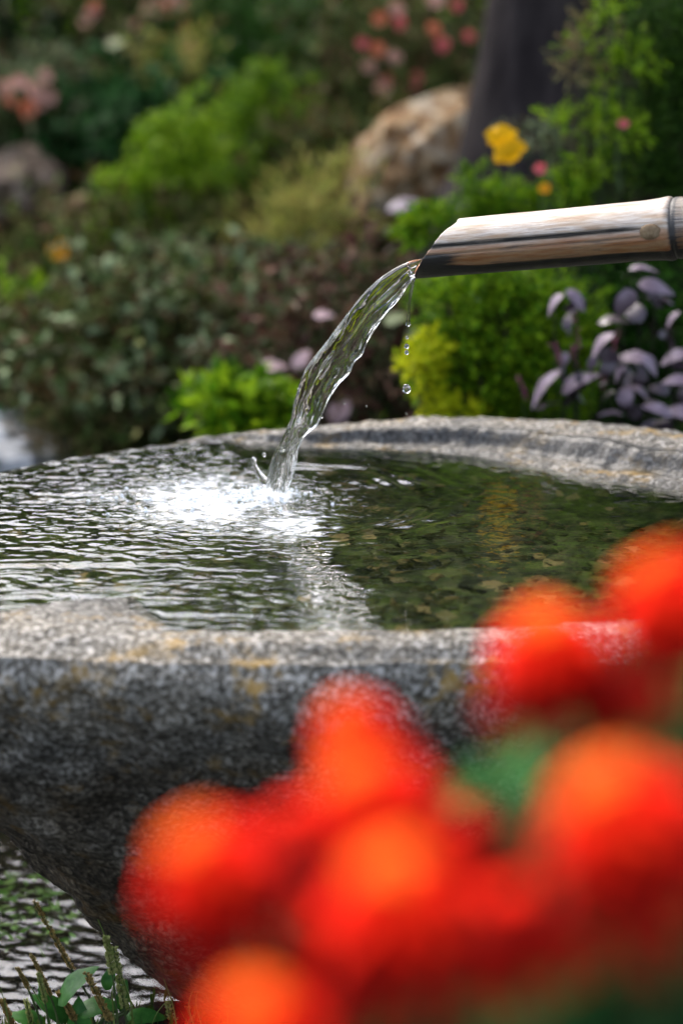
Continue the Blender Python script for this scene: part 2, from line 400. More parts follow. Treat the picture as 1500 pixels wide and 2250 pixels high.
foam = [(FO.x, FO.y, 0, .18, .27, .92), (IMP.x, IMP.y, 0, .06, .08, 1.1), (FO.x+.10, FO.y-.10, 0, .09, .14, .85), (FO.x-.12, FO.y+.03, 0, .16, .16, .50)]
wmat = water_mat('basin_water', foam, bumpsc=(90, (1, 1.5, 1), .05, .002), tint=(.93, .97, .90))
Vw = np.stack([X, Y, Z], -1).reshape(-1, 3)
o = link('basin_water', mesh_np('basin_water', Vw, grid_faces(NR2, NT2, True)[:, ::-1], wmat)); tag(o, 'clear green tinted water rippling in the stone basin, foaming under the spout', kind='structure')

# pebbles on the basin floor
mb = MB(); k = 0
ph = np.linspace(0, 2*math.pi, 9)[:-1]
for i in range(1500):
    a = random.uniform(0, 2*math.pi); q = math.sqrt(random.random())*.86
    r = float(Ri_f(np.array([a]))[0])*q
    c0 = np.array([CX+r*math.cos(a), CY+r*math.sin(a), WL-.175*(1-q**6)-.02*(1-q)+.002])
    s = random.uniform(.003, .008)
    la = np.array([-.6, 0, .6])
    v = [(math.cos(p_)*math.cos(l), math.sin(p_)*math.cos(l), math.sin(l)*.6) for l in la for p_ in ph]+[(0, 0, .6), (0, 0, -.6)]
    v = np.array(v)*s*np.array([random.uniform(.8, 1.4), random.uniform(.7, 1.1), random.uniform(.5, 1)])
    rz = random.uniform(0, 6.3); M = np.array([[math.cos(rz), -math.sin(rz), 0], [math.sin(rz), math.cos(rz), 0], [0, 0, 1]])
    v = v@M.T+c0
    f = grid_faces(3, 8, True); j = np.arange(8); j2 = (j+1) % 8
    mb.add(v, (f, np.vstack([np.stack([16+j, 16+j2, np.full(8, 24)], -1), np.stack([j2, j, np.full(8, 25)], -1)])))
o = mb.build('pebbles', leaf_mat('pebble', [(.006, .008, .002), (.02, .024, .006), (.05, .055, .012), (.07, .07, .018), (.02, .026, .008), (.18, .14, .045)], .5, 0))
tag(o, 'algae covered pebbles on the basin floor under the water', kind='stuff')

# ------------------------------------------------------------------ bamboo spout
tip, far = P(962, 546, 2.585), P(1480, 501, 2.50)
ax = (far-tip).normalized(); upv = Vector((0, 0, 1)); sidev = ax.cross(upv).normalized(); upv = sidev.cross(ax).normalized()   # sidev points to the camera (-y)
if sidev.y > 0: sidev = -sidev
Lseg = (far-tip).length
NS_ = 120; phi = np.linspace(0, 2*math.pi, NS_, endpoint=False)   # 0 = towards camera, 90 = up
def bam_r(s):
    s = np.asarray(s)
    base = .0300+.0012*s/Lseg
    for nd in (Lseg-.004, Lseg+.26, Lseg+.55):
        base = base+.0010*np.exp(-((s-nd)/.005)**2)+.0012*np.exp(-((s-nd)/.02)**2)-.0018*np.exp(-((s-nd-.006)/.0016)**2)
    return base
svals = np.concatenate([np.linspace(0, 1, 130)**1.0*(Lseg-.03), np.linspace(Lseg-.03, Lseg+.03, 50)[1:], np.linspace(Lseg+.03, Lseg+.75, 120)[1:]])
s0 = -.027+.054*(.5+.5*np.sin(phi))-.003*np.cos(phi)+.0018*perlin(phi*9, 3.)+.004*np.exp(-((phi-1.1)/.25)**2)
def place(s, r, phi):
    return (np.array(tip)+s[..., None]*np.array(ax)+(r*np.cos(phi))[..., None]*np.array(sidev)+(r*np.sin(phi))[..., None]*np.array(upv))
ss = svals[:, None]; ssm = s0[None, :]+(ss)*(1-s0[None, :]/svals[-1])
rad = bam_r(ssm)
gr = np.exp(-((phi-.12)/.13)**2)*sstep(Lseg+.002, Lseg-.01, ssm)         # the groove above the branch bud
gr2 = np.exp(-((((phi+math.pi) % (2*math.pi))-math.pi+.10)/.05)**2)*sstep(Lseg+.002, Lseg-.01, ssm)
rad = rad-.0022*gr-.0012*gr2+.0005*fbm(ssm*12, np.cos(phi)[None, :]*2, np.sin(phi)[None, :]*2, 3)+.00015*perlin(ssm*30, phi[None, :]*40)
outerV = place(ssm, rad, phi[None, :]*np.ones_like(ssm))
inr = np.linspace(.9999, .82, 4)
rowsV = [place(s0[None, :]+0*phi[None, :], (rad[0]*k)[None, :], phi[None, :])[0] for k in (.975, .93, .87)]
innerV = place(np.linspace(0, .25, 20)[:, None]+s0[None, :], np.full((20, NS_), .0250), phi[None, :]*np.ones((20, 1)))
Vb = np.concatenate([innerV[::-1], np.array(rowsV)[::-1], outerV], 0)
nrb = Vb.shape[0]; Vb = Vb.reshape(-1, 3)
bm_, nt, b = newmat('weathered_bamboo'); L = nt.links
at_u = N(nt, 'ShaderNodeAttribute', attribute_name='along'); at_v = N(nt, 'ShaderNodeAttribute', attribute_name='around'); at_c = N(nt, 'ShaderNodeAttribute', attribute_name='cutface'); at_s = N(nt, 'ShaderNodeAttribute', attribute_name='stain_shade')
cx = nt.nodes.new('ShaderNodeCombineXYZ'); L.new(at_u.outputs['Fac'], cx.inputs[0]); L.new(at_v.outputs['Fac'], cx.inputs[1])
mp = nt.nodes.new('ShaderNodeMapping'); mp.inputs['Scale'].default_value = (7, 3.2, 1); L.new(cx.outputs[0], mp.inputs[0])
nA = noise(nt, mp.outputs[0], 2.2, 6, .62)
mp2 = nt.nodes.new('ShaderNodeMapping'); mp2.inputs['Scale'].default_value = (12, 26, 1); L.new(cx.outputs[0], mp2.inputs[0])
nB = noise(nt, mp2.outputs[0], 2.0, 6, .65)
nC = noise(nt, cx.outputs[0], 30, 4, .6)
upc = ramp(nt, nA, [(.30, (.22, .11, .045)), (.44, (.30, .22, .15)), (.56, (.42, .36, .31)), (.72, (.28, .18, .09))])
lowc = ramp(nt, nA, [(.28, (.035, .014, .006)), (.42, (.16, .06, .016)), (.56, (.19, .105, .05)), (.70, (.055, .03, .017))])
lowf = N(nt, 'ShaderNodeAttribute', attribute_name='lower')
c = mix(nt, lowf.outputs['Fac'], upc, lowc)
fl = ramp(nt, nB, [(.35, (1,)*3), (.46, (0,)*3)])
c = mix(nt, mix(nt, 1.0, fl, (.7, .7, .7), 'MULTIPLY'), c, (.05, .035, .025))
sp = ramp(nt, nC, [(.27, (.9,)*3), (.33, (0,)*3)]); c = mix(nt, sp, c, (.04, .03, .025))
sm = N(nt, 'ShaderNodeMath', operation='MULTIPLY_ADD'); L.new(nB, sm.inputs[0]); sm.inputs[1].default_value = .9; L.new(at_s.outputs['Fac'], sm.inputs[2])
sf = ramp(nt, sm.outputs[0], [(.74, (0,)*3), (1.0, (1,)*3)])
c = mix(nt, sf, c, (.006, .005, .0045))
c = mix(nt, at_c.outputs['Fac'], c, (.30, .11, .03))
L.new(c, b.inputs['Base Color']); b.inputs['Roughness'].default_value = .42
bump(nt, nB, b, .5, .0015)
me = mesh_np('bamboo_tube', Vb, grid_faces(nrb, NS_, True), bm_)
SS = np.concatenate([np.tile(np.linspace(0, .25, 20)[::-1, None], (1, NS_)), np.zeros((3, NS_)), ssm], 0)
PH = np.tile(phi[None, :], (nrb, 1)); PHs = ((PH+math.pi) % (2*math.pi))-math.pi
attr(me, 'along', SS); attr(me, 'around', PHs/math.pi*2)
cut = np.zeros((nrb, NS_)); cut[18:23] = 1; cut[:18] = .6; attr(me, 'cutface', cut)
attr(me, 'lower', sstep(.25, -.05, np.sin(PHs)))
lower = sstep(-.50, -.72, np.sin(PHs)+.12*perlin(SS*14, 1.)+.55*sstep(.05, -.03, SS)*-1*(1)*.35)  # underside: wet blackening together with painted shade
groove = np.exp(-((PHs-.20)/.14)**2)*.60*sstep(Lseg, Lseg-.05, SS)+np.exp(-((PHs+.10)/.03)**2)*.42*sstep(Lseg, Lseg-.05, SS)
tipb = sstep(.05, -.02, SS-.02-.03*np.sin(PHs))*sstep(.05, -.25, np.sin(PHs))*.9
nodeS = (np.exp(-((SS-Lseg-.004)/.003)**2))*.5+sstep(Lseg+.004, Lseg+.03, SS)*.0+np.exp(-((SS-Lseg-.012)/.016)**2)*.45
attr(me, 'stain_shade', np.clip(np.maximum(np.maximum(np.maximum(lower*.95, groove), nodeS), np.maximum(tipb, .42*sstep(Lseg+.001, Lseg+.004, SS))), 0, 1)*(cut < .5))
spout = empty('bamboo_spout', tip, 'weathered split bamboo spout with obliquely cut end pouring water into the basin', 'bamboo pipe')
INV = Matrix.Translation(-tip)
link('bamboo_tube', me, spout).matrix_parent_inverse = INV
# branch bud scar on the node
q = np.array(tip)+(Lseg-.018)*np.array(ax)+.0305*(math.cos(.05)*np.array(sidev)+math.sin(.05)*np.array(upv))
v, f = [], []
uu = np.linspace(0, math.pi, 9); tt = np.linspace(0, 2*math.pi, 14, endpoint=False)
v = np.array([q+.0075*math.cos(a)*np.array(ax)*1.5+.0085*math.sin(a)*(math.cos(t_)*np.array(upv)+.45*math.sin(t_)*np.array(sidev)) for a in uu for t_ in tt])
link('branch_scar', mesh_np('branch_scar', v, grid_faces(9, 14, True), plain_mat('bud_wood', (.20, .12, .06), (.42, .31, .19), 150, .6)), spout).matrix_parent_inverse = INV
# the post the spout rests on, outside the frame on the right
pp = tip+ax*(Lseg+.45)
post = empty('support_post', (pp.x, pp.y, 0), 'round wooden post holding the far end of the bamboo spout', 'wooden post')
wood = plain_mat('post_wood', (.05, .035, .025), (.16, .12, .09), 25, .8, (1, 1, .15), .003)
mb = MB(); mb.tube([(0, 0, -.05), (0, 0, .3), (0.003, 0, pp.z-.036)], [.036, .033, .030], 16); mb.build('post', wood, post)
for s_ in (-1, 1):
    mb = MB(); mb.tube([(0, s_*.010, pp.z-.06), (0, s_*.045, pp.z-.01), (0, s_*.050, pp.z+.05)], [.014, .011, .009], 8); mb.build('fork_prong', wood, post)

# ------------------------------------------------------------------ falling water
clear = water_mat('falling_water')
Lp = [(985, 545), (940, 566), (905, 571), (872, 585), (835, 609), (800, 641), (768, 680), (742, 716), (713, 755), (690, 783), (668, 815), (655, 848), (645, 885), (640, 915), (628, 948), (612, 978), (597, 1005), (590, 1035), (584, 1065), (580, 1098)]
Rp = [(985, 596), (940, 606), (908, 608), (893, 634), (872, 664), (846, 690), (825, 722), (806, 752), (797, 778), (777, 796), (770, 818), (742, 845), (722, 878), (707, 912), (698, 932), (672, 950), (655, 985), (651, 1022), (640, 1055), (628, 1098)]
n = 260; ti = np.linspace(0, 1, n); tk = np.linspace(0, 1, len(Lp))
Lx, Ly = np.interp(ti, tk, [a for a, _ in Lp]), np.interp(ti, tk, [a for _, a in Lp])
Rx, Ry = np.interp(ti, tk, [a for a, _ in Rp]), np.interp(ti, tk, [a for _, a in Rp])
sk = np.ones(9)/9
def smo(a): return np.convolve(np.concatenate([np.full(4, a[0]), a, np.full(4, a[-1])]), sk, 'valid')
Lx, Ly, Rx, Ry = map(smo, (Lx, Ly, Rx, Ry))
yy = np.interp(ti, [0, .12, 1], [2.60, 2.585, 2.665])
A = np.array([tuple(P(a, b_, c_)) for a, b_, c_ in zip(Lx, Ly, yy)]); B = np.array([tuple(P(a, b_, c_)) for a, b_, c_ in zip(Rx, Ry, yy)])
C0 = (A+B)/2; W = (A-B)/2; hw = np.linalg.norm(W, axis=1); Wd = W/hw[:, None]
T = np.gradient(C0, axis=0); T /= np.linalg.norm(T, axis=1)[:, None]
Dn = np.cross(T, Wd); Dn /= np.linalg.norm(Dn, axis=1)[:, None]
ns = 96; ph = np.linspace(0, 2*math.pi, ns, endpoint=False)[None, :]
dist = np.concatenate([[0], np.cumsum(np.linalg.norm(np.diff(C0, axis=0), axis=1))])[:, None]
ca, sa = np.cos(ph), np.sin(ph)
thick = np.interp(ti, [0, .15, .6, .8, 1], [.9, .55, .40, .5, .7])[:, None]
ripp = fbm(dist*32+ca*2, ca*3.3, sa*3+dist*4, 3)*np.interp(ti, [0, .1, .4, 1], [.0, .14, .34, .50])[:, None]
ridge = (-.26*np.exp(-((ca-.42+.35*np.sin(dist*14))/.10)**2)+.24*np.exp(-((ca+.15+.25*np.sin(dist*20+1))/.14)**2))*sstep(0, .1, ti)[:, None]
edge = 1+.05*perlin(dist*60, ca*1.0+3)*sstep(.2, .5, ti)[:, None]
v = C0[:, None]+(hw[:, None]*ca*edge)[..., None]*Wd[:, None]+(hw[:, None]*thick*(sa*(1+ripp+ridge)))[..., None]*Dn[:, None]
v = v.reshape(-1, 3); f = grid_faces(n, ns, True)
j = np.arange(ns); j2 = (j+1) % ns; v = np.vstack([v, C0[0], C0[-1]])
ff = np.vstack([f[:, [0, 1, 2]], f[:, [0, 2, 3]], np.stack([np.full(ns, n*ns), j2, j], -1), np.stack([np.full(ns, n*ns+1), (n-1)*ns+j, (n-1)*ns+j2], -1)])
o = link('falling_water', mesh_np('falling_water', v, ff, clear)); tag(o, 'clear twisting ribbon of water falling from the bamboo spout', 'water jet')
# drip thread and drops
dy = 2.60
mb = MB(); pts = [P(x, y, dy) for x, y in [(908, 606), (905, 625), (901, 650), (898, 680), (897, 700), (896, 712), (896, 718)]]
mb.tube(pts, [.0030, .0020, .0015, .0012, .0015, .0028, .0010], 10)
o = mb.build('drip', clear); tag(o, 'thin thread of water dripping from under the spout tip', 'water drip')
def sphere(c, r, squash=1.15, ns=14, nr=9):
    a = np.linspace(0, math.pi, nr); t_ = np.linspace(0, 2*math.pi, ns, endpoint=False)
    v = np.array([[c[0]+r*math.sin(x)*math.cos(y), c[1]+r*math.sin(x)*math.sin(y), c[2]+r*squash*math.cos(x)] for x in a for y in t_])
    return v, grid_faces(nr, ns, True)[:, ::-1]
drops = [(894, 741, .0016, 'upper small drop just under the dripping thread'), (893, 760, .0026, 'middle drop of the three close together below the thread'), (893, 774, .0022, 'lowest drop of the three close together below the thread'),
         (893, 854, .0046, 'largest round drop falling alone below the spout'), (893, 909, .0010, 'tiny drop just above the back rim below the large drop'), (757, 886, .0008, 'tiny fleck of water right of the falling jet'),
         (804, 892, .0009, 'tiny drop between the falling jet and the large drop'), (707, 916, .0013, 'small drop beside the right edge of the falling jet'), (580, 999, .0022, 'round droplet thrown up left of the jet foot'),
         (614, 978, .0016, 'bead of water on the left edge of the jet foot'), (540, 1032, .0010, 'tiny bead above the foam left of the splash')]
for x, y, r, lb in drops:
    c_ = P(x, y, dy if y < 930 else 2.66)
    mb = MB().add(*sphere((0, 0, 0), r)); o = mb.build('water_drop', clear); o.location = c_; tag(o, lb, 'water drop', 'drops of water in the air')
mb = MB(); mb.tube([P(x, y, 2.665) for x, y in [(585, 1062), (572, 1045), (563, 1030), (558, 1018), (557, 1009), (559, 1004)]], [.006, .0038, .0026, .0022, .0036, .0012], 12)
o = mb.build('splash', clear); tag(o, 'little curled splash of water rising left of the jet foot', 'splash')
# frothy bubbles where the jet enters
mb = MB()
for i in range(240):
    a = random.gauss(0, 1); c_ = random.gauss(0, 1)
    x, y = (IMP.x+a*.022-.008, IMP.y+c_*.022) if i % 3 else (FO.x+a*.060+.01, FO.y+c_*.045)
    mb.add(*sphere((x, y, WL+.0015+abs(random.gauss(0, .0012))), random.uniform(.0008, .0028), .8, 8, 5))
fm, nt, b = newmat('froth'); b.inputs['Base Color'].default_value = (.85, .9, .93, 1); b.inputs['Roughness'].default_value = .08; b.inputs['Transmission Weight'].default_value = .6; b.inputs['IOR'].default_value = 1.33
o = mb.build('froth', fm); tag(o, 'white froth and bubbles where the jet lands', kind='stuff')
#@@PLANTS
# ------------------------------------------------------------------ planting
def unit(a): return a/(np.linalg.norm(a, axis=-1, keepdims=True)+1e-9)
def leaf_quads(base, dirs, length, width, droop=.0):
    """base (n,3), dirs (n,3) -> folded leaf of two quads each (6 verts)"""
    n = len(base); d = unit(dirs); rn = rng.normal(size=(n, 3)); side = unit(np.cross(d, rn)); nrm = np.cross(d, side)
    L_ = (length*rng.uniform(.65, 1.25, n))[:, None]; Wd = (width*rng.uniform(.7, 1.2, n))[:, None]
    dr = np.array([0, 0, -1.])*droop*L_
    p0 = base; p1 = base+d*L_*.45+nrm*Wd*.22; p2 = base+d*L_+dr
    r1 = base+d*L_*.40+side*Wd*.5; l1 = base+d*L_*.40-side*Wd*.5
    r2 = base+d*L_*.75+side*Wd*.32+dr*.5
    v = np.stack([p0, r1, r2, p2, l1, p1], 1).reshape(-1, 3)
    k = (np.arange(n)*6)[:, None]
    f = np.vstack([k+np.array([[0, 1, 2, 3]]), k+np.array([[0, 3, 4, 4]])])
    t = np.vstack([k+np.array([[0, 1, 5]]), k+np.array([[1, 2, 5]]), k+np.array([[2, 3, 5]]), k+np.array([[3, 4, 5]]), k+np.array([[4, 0, 5]])])
    return v, t
fuzz = .62
def blob_samples(blobs, n, shell=.45):
    vol = np.array([b[3]*b[4]*b[5] for b in blobs])**.8; vol = vol/vol.sum(); out, nor = [], []
    for b, q in zip(blobs, vol):
        c = np.array(P(b[0], b[1], b[2])) if b[1] is not None else np.array(b[6]); k = max(4, int(n*q*2.9))
        d = unit(rng.normal(size=(k, 3))); r = rng.uniform(0, 1, k)**shell
        s = np.array([b[3], b[4], b[5]])
        p = c+d*(r*(1+fuzz*np.abs(rng.normal(size=k))**1.5))[:, None]*s
        keep = perlin(p[:, 0]*1.8/b[3], p[:, 1]*1.8/b[3], p[:, 2]*1.8/b[3]) > .06
        p, d = p[keep], d[keep]; k = int(n*q)
        out.append(p[:k]); nor.append(d[:k])
    return np.vstack(out), np.vstack(nor)
def sprigs(blobs, n, slen, m, ll, lw, up=.5, spread=.8, droop=.1, shell=.45, jitter=.5):
    p, d = blob_samples(blobs, n, shell)
    p = p[p[:, 2] > terrain_z(p[:, 0], p[:, 1])-.02] if False else p
    d = d[:len(p)]
    sd = unit(d+np.array([0, 0, up])+rng.normal(size=p.shape)*jitter)
    t = np.linspace(0, 1, m)
    base = (p[:, None]+sd[:, None]*slen*t[None, :, None]+np.array([0, 0, -1.])*droop*slen*(t**2)[None, :, None]).reshape(-1, 3)
    dirs = unit(np.repeat(sd, m, 0)+rng.normal(size=(len(base), 3))*spread)
    return leaf_quads(base, dirs, ll, lw, droop)
def ground_at(x, y): return float(terrain_z(np.array([x]), np.array([y]))[0])
def plant(name, label, cat, base_px, y, blobs, mat, n, slen=.05, m=6, ll=.03, lw=.012, up=.5, spread=.8, droop=.1, shell=.45, group=None, stem_mat=None, stem_r=.006, jitter=.5, nstems=None):
    """blobs: (px, py, y, rx, ry, rz) - middle of each clump and its radii in metres"""
    x = P(base_px, 500, y).x; z = ground_at(x, y); base = Vector((x, y, z-.01))
    root = empty(name, base, label, cat, group)
    v, f = sprigs(blobs, n, slen, m, ll, lw, up, spread, droop, shell, jitter)
    v = v[:]-np.array(base)
    link('foliage', mesh_np('foliage', v, f, mat, False), root)
    mb = MB()
    for i, b in enumerate(blobs[:nstems] if nstems else blobs):
        c = P(b[0], b[1], b[2])-base
        for k in range(3):
            e = c+Vector((random.uniform(-.6, .6)*b[3], random.uniform(-.6, .6)*b[4], random.uniform(-.2, .7)*b[5]))
            mb.tube(bez((random.uniform(-.02, .02), random.uniform(-.02, .02), -.01), Vector((e.x*.35, e.y*.35, e.z*.75)), e, 8), np.linspace(stem_r, stem_r*.35, 8), 5)
    mb.build('stem', stem_mat or twig, root)
    return root
twig = plain_mat('twig_bark', (.03, .022, .014), (.09, .065, .04), 60, .8)
green_stem = plain_mat('green_stem', (.04, .07, .02), (.09, .13, .04), 40, .6)

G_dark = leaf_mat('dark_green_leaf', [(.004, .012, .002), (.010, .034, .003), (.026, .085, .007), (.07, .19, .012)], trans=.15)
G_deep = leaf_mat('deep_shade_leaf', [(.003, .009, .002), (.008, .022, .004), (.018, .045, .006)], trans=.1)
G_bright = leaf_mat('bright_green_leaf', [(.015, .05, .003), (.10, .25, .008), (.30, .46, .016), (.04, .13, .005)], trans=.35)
G_lime = leaf_mat('lime_leaf', [(.10, .24, .008), (.24, .42, .012), (.34, .50, .025), (.06, .15, .006)], trans=.4)
G_sage = leaf_mat('sage_leaf', [(.02, .035, .008), (.09, .14, .04), (.30, .38, .20), (.12, .065, .03), (.012, .02, .005)], .6, .15)
G_grey = leaf_mat('dull_green_leaf', [(.012, .025, .004), (.06, .11, .018), (.18, .22, .06), (.14, .07, .035), (.008, .016, .003)], .6, .14)
G_yell = leaf_mat('yellow_green_leaf', [(.28, .34, .05), (.52, .52, .13), (.42, .30, .10), (.12, .20, .03)], .5, .3)
G_teal = leaf_mat('blue_green_leaf', [(.006, .025, .005), (.02, .075, .015), (.06, .16, .05)], .5, .25)
G_red = leaf_mat('dark_red_leaf', [(.04, .012, .012), (.12, .05, .035), (.22, .12, .08), (.05, .06, .02), (.10, .12, .05), (.02, .012, .008)], .5, .2)
G_tan = leaf_mat('dry_grass', [(.20, .15, .06), (.30, .24, .12), (.16, .18, .06), (.24, .12, .05)], .6, .3)
G_purple = leaf_mat('purple_grey_leaf', [(.17, .13, .16), (.25, .20, .25), (.33, .27, .32)], .38, .15)
G_edge = leaf_mat('yellow_tip_leaf', [(.50, .55, .01), (.75, .75, .02), (.30, .45, .01)], trans=.4)

R_ = random
MP = lambda px, d: px*d/FPX         # pixels at distance d -> metres

# --- blossoms
def petal_ring(n, r, w_, z0, cup, jitter=.1, seg=4, rot=0):
    mb_v, mb_f = [], []; k = 0
    for i in range(n):
        a = rot+2*math.pi*i/n+R_.uniform(-jitter, jitter); ca_, sa_ = math.cos(a), math.sin(a); rr_ = r*R_.uniform(.84, 1.12)
        vs = []
        for s_ in range(seg+1):
            t = s_/seg; x = rr_*t; hw_ = w_*math.sin(math.pi*min(.93, .12+.80*t))*.5; z = z0+cup*rr_*t*t+R_.uniform(-.02, .02)*r
            for q_ in (-1, 0, 1): vs.append((x*ca_-q_*hw_*sa_, x*sa_+q_*hw_*ca_, z+abs(q_)*hw_*.25))
        mb_v += vs
        for s_ in range(seg):
            for q_ in (0, 1): mb_f.append((k+s_*3+q_, k+s_*3+q_+1, k+s_*3+q_+4, k+s_*3+q_+3))
        k += len(vs)
    return np.array(mb_v), np.array(mb_f)
def blossom_mesh(name, r, m, n=5, cup=.5, w_=None):
    v, f = petal_ring(n, r, w_ or r*1.1, 0, cup); return mesh_np(name, v, f, m)
def orient(o, dirv, spin=0):
    o.rotation_euler = (Vector(dirv).to_track_quat('Z', 'Y') @ Matrix.Rotation(spin, 4, 'Z').to_quaternion()).to_euler()
pinks = [leaf_mat('pink_petal', [(.75, .10, .14), (.85, .22, .22)], .5, .3), leaf_mat('coral_petal', [(.85, .17, .07), (.80, .30, .18)], .5, .3), leaf_mat('faded_pink_petal', [(.65, .32, .26), (.78, .45, .36)], .5, .3)]
def scatter_blossoms(root, pts, y, r, mats, stems=True, bloom='blossom'):
    base = root.location; ms = {}
    mb = MB()
    for (px, py, k) in pts:
        m = mats[k]
        if m.name not in ms: ms[m.name] = blossom_mesh(bloom, r, m, 6, .6)
        c = P(px, py, y)-base
        o = link(bloom, ms[m.name], root, c); orient(o, (R_.uniform(-.5, .5), -1, R_.uniform(0, 1)), R_.uniform(0, 6))
        s_ = R_.uniform(.75, 1.3); o.scale = (s_,)*3
        if stems: mb.tube(bez(c+Vector((R_.uniform(-.05, .05), .05, -.16)), c+Vector((0, .03, -.06)), c, 6), .0022, 5)
    if stems: mb.build('flower_stalks', green_stem, root)

# --- the tree with its crown over the right-hand side
ty = 4.75
tb = P(1165, 430, ty); tz = ground_at(tb.x, ty)
tree = empty('tree', (tb.x, ty, tz-.05), 'broad dark grey tree trunk rising at the top right behind the garden', 'tree')
bark, nt, b = newmat('dark_bark'); p = pos(nt, (1, 1, .16)); nn = noise(nt, p, 26, 6, .65); n2 = noise(nt, pos(nt), 7, 3)
c = ramp(nt, nn, [(.3, (.008, .006, .006)), (.5, (.020, .0155, .0155)), (.7, (.042, .033, .031))]); c = mix(nt, ramp(nt, n2, [(.45, (0,)*3), (.65, (.5,)*3)]), c, (.035, .028, .026))
nt.links.new(c, b.inputs['Base Color']); b.inputs['Roughness'].default_value = .85; b.inputs['Specular IOR Level'].default_value = .08; bump(nt, nn, b, 1, .02)
tp = [P(1150, 470, ty), P(1165, 400, ty), P(1180, 200, ty), P(1196, 0, ty), P(1215, -200, ty)+Vector((0, 0, 0)), P(1300, -900, ty), P(1500, -2000, ty-.2)]
tr = [.165, .148, .130, .112, .104, .09, .06]
pts = []; rads = []
for i in range(len(tp)-1):
    for k in range(14): t = k/14; pts.append(tp[i].lerp(tp[i+1], t)-tree.location); rads.append(tr[i]*(1-t)+tr[i+1]*t)
pts.insert(0, pts[0]+Vector((-.01, 0, -.25))); rads.insert(0, .25)
v, f = tube_np(pts, np.array(rads), 40)
an = np.arctan2(v[:, 1], v[:, 0]); dd = fbm(v[:, 0]*9, v[:, 1]*9, v[:, 2]*1.8, 3)*.020
v = v+unit(np.column_stack([np.cos(an), np.sin(an), 0*an]))*dd[:, None]*0+np.column_stack([dd, -dd, 0*dd])
MB().add(v, f).build('trunk', bark, tree)
lim = [(P(1300, -900, ty), Vector((1.3, 4.3, 3.0))), (P(1300, -900, ty), Vector((.1, 4.6, 3.1))), (P(1400, -1500, ty), Vector((.9, 6.0, 3.6))), (P(1250, -500, ty), Vector((1.6, 5.4, 2.6)))]
for a, e in lim:
    mb = MB(); mb.tube(bez(a-tree.location, (a+e)/2-tree.location+Vector((0, 0, .15)), e-tree.location, 10), np.linspace(.06, .018, 10), 10); mb.build('branch', bark, tree)
crown = [(0, None, 0, 1.05, .9, .55, (1.3, 4.6, 3.05)), (0, None, 0, .8, .8, .5, (.35, 4.9, 3.1)), (0, None, 0, 1.0, .9, .6, (1.0, 5.9, 3.6)), (0, None, 0, .8, .8, .55, (2.1, 4.9, 2.7)), (0, None, 0, .7, .6, .4, (.75, 4.0, 2.65)), (0, None, 0, .9, .8, .5, (2.0, 3.9, 2.9))]
v, f = sprigs(crown, 5200, .16, 7, .085, .04, .1, .9, .2, .5)
link('crown', mesh_np('crown', v-np.array(tree.location), f, G_dark, False), tree)

# --- tall hedge and shrubs closing the garden; unseen tops added to darken water reflections
def big_shrub(x, y, w_, h, label, mat, n=2600, name='tall_shrub', group='tall shrubs closing the garden'):
    z = ground_at(x, y); root = empty(name, (x, y, z-.02), label, 'shrub', group)
    bl = []
    for k in range(7):
        bl.append((0, None, 0, w_*R_.uniform(.35, .55), w_*.4, h*R_.uniform(.22, .34), (x+R_.uniform(-.5, .5)*w_, y+R_.uniform(-.2, .3)*w_, z+h*R_.uniform(.2, .82))))
    v, f = sprigs(bl, n, .10, 7, .06, .026, .4, .8, .15, .5)
    link('foliage', mesh_np('foliage', v-np.array(root.location), f, mat, False), root)
    mb = MB()
    for b_ in bl: mb.tube(bez((R_.uniform(-.1, .1), R_.uniform(-.1, .1), -.02), (0, 0, h*.3), Vector(b_[6])-root.location, 7), np.linspace(.03, .008, 7), 6)
    mb.build('stem', twig, root)
    return root
big_shrub(-1.75, 7.6, .85, 1.15, 'dark leafy shrub at the far top left corner of the garden', G_deep)
big_shrub(-1.0, 7.9, .85, .95, 'dark shrub behind the faded pink flowers, left of the tall conifer', G_deep)
big_shrub(-.25, 8.0, .8, 1.05, 'dark shrub directly behind the feathery conifer in the middle', G_deep)
big_shrub(.45, 7.8, .8, 1.3, 'dark shrub behind the pink flowered bush left of the trunk', G_deep)
big_shrub(1.25, 7.6, .9, 1.7, 'dark tall shrub beyond the trunk at the top right', G_deep)
big_shrub(2.1, 6.8, .9, 2.0, 'unseen tall shrub added beyond the right edge to darken the reflections', G_deep)
big_shrub(-2.7, 7.2, .9, 1.3, 'unseen dark shrub added beyond the left edge to darken the reflections', G_deep)

big_shrub(-1.02, 6.7, .42, .42, 'black green shrub in the top left corner of the view', G_deep, 1100)
big_shrub(-.55, 6.9, .4, .4, 'black green shrub behind the faded pink flowers at the top', G_deep, 900)
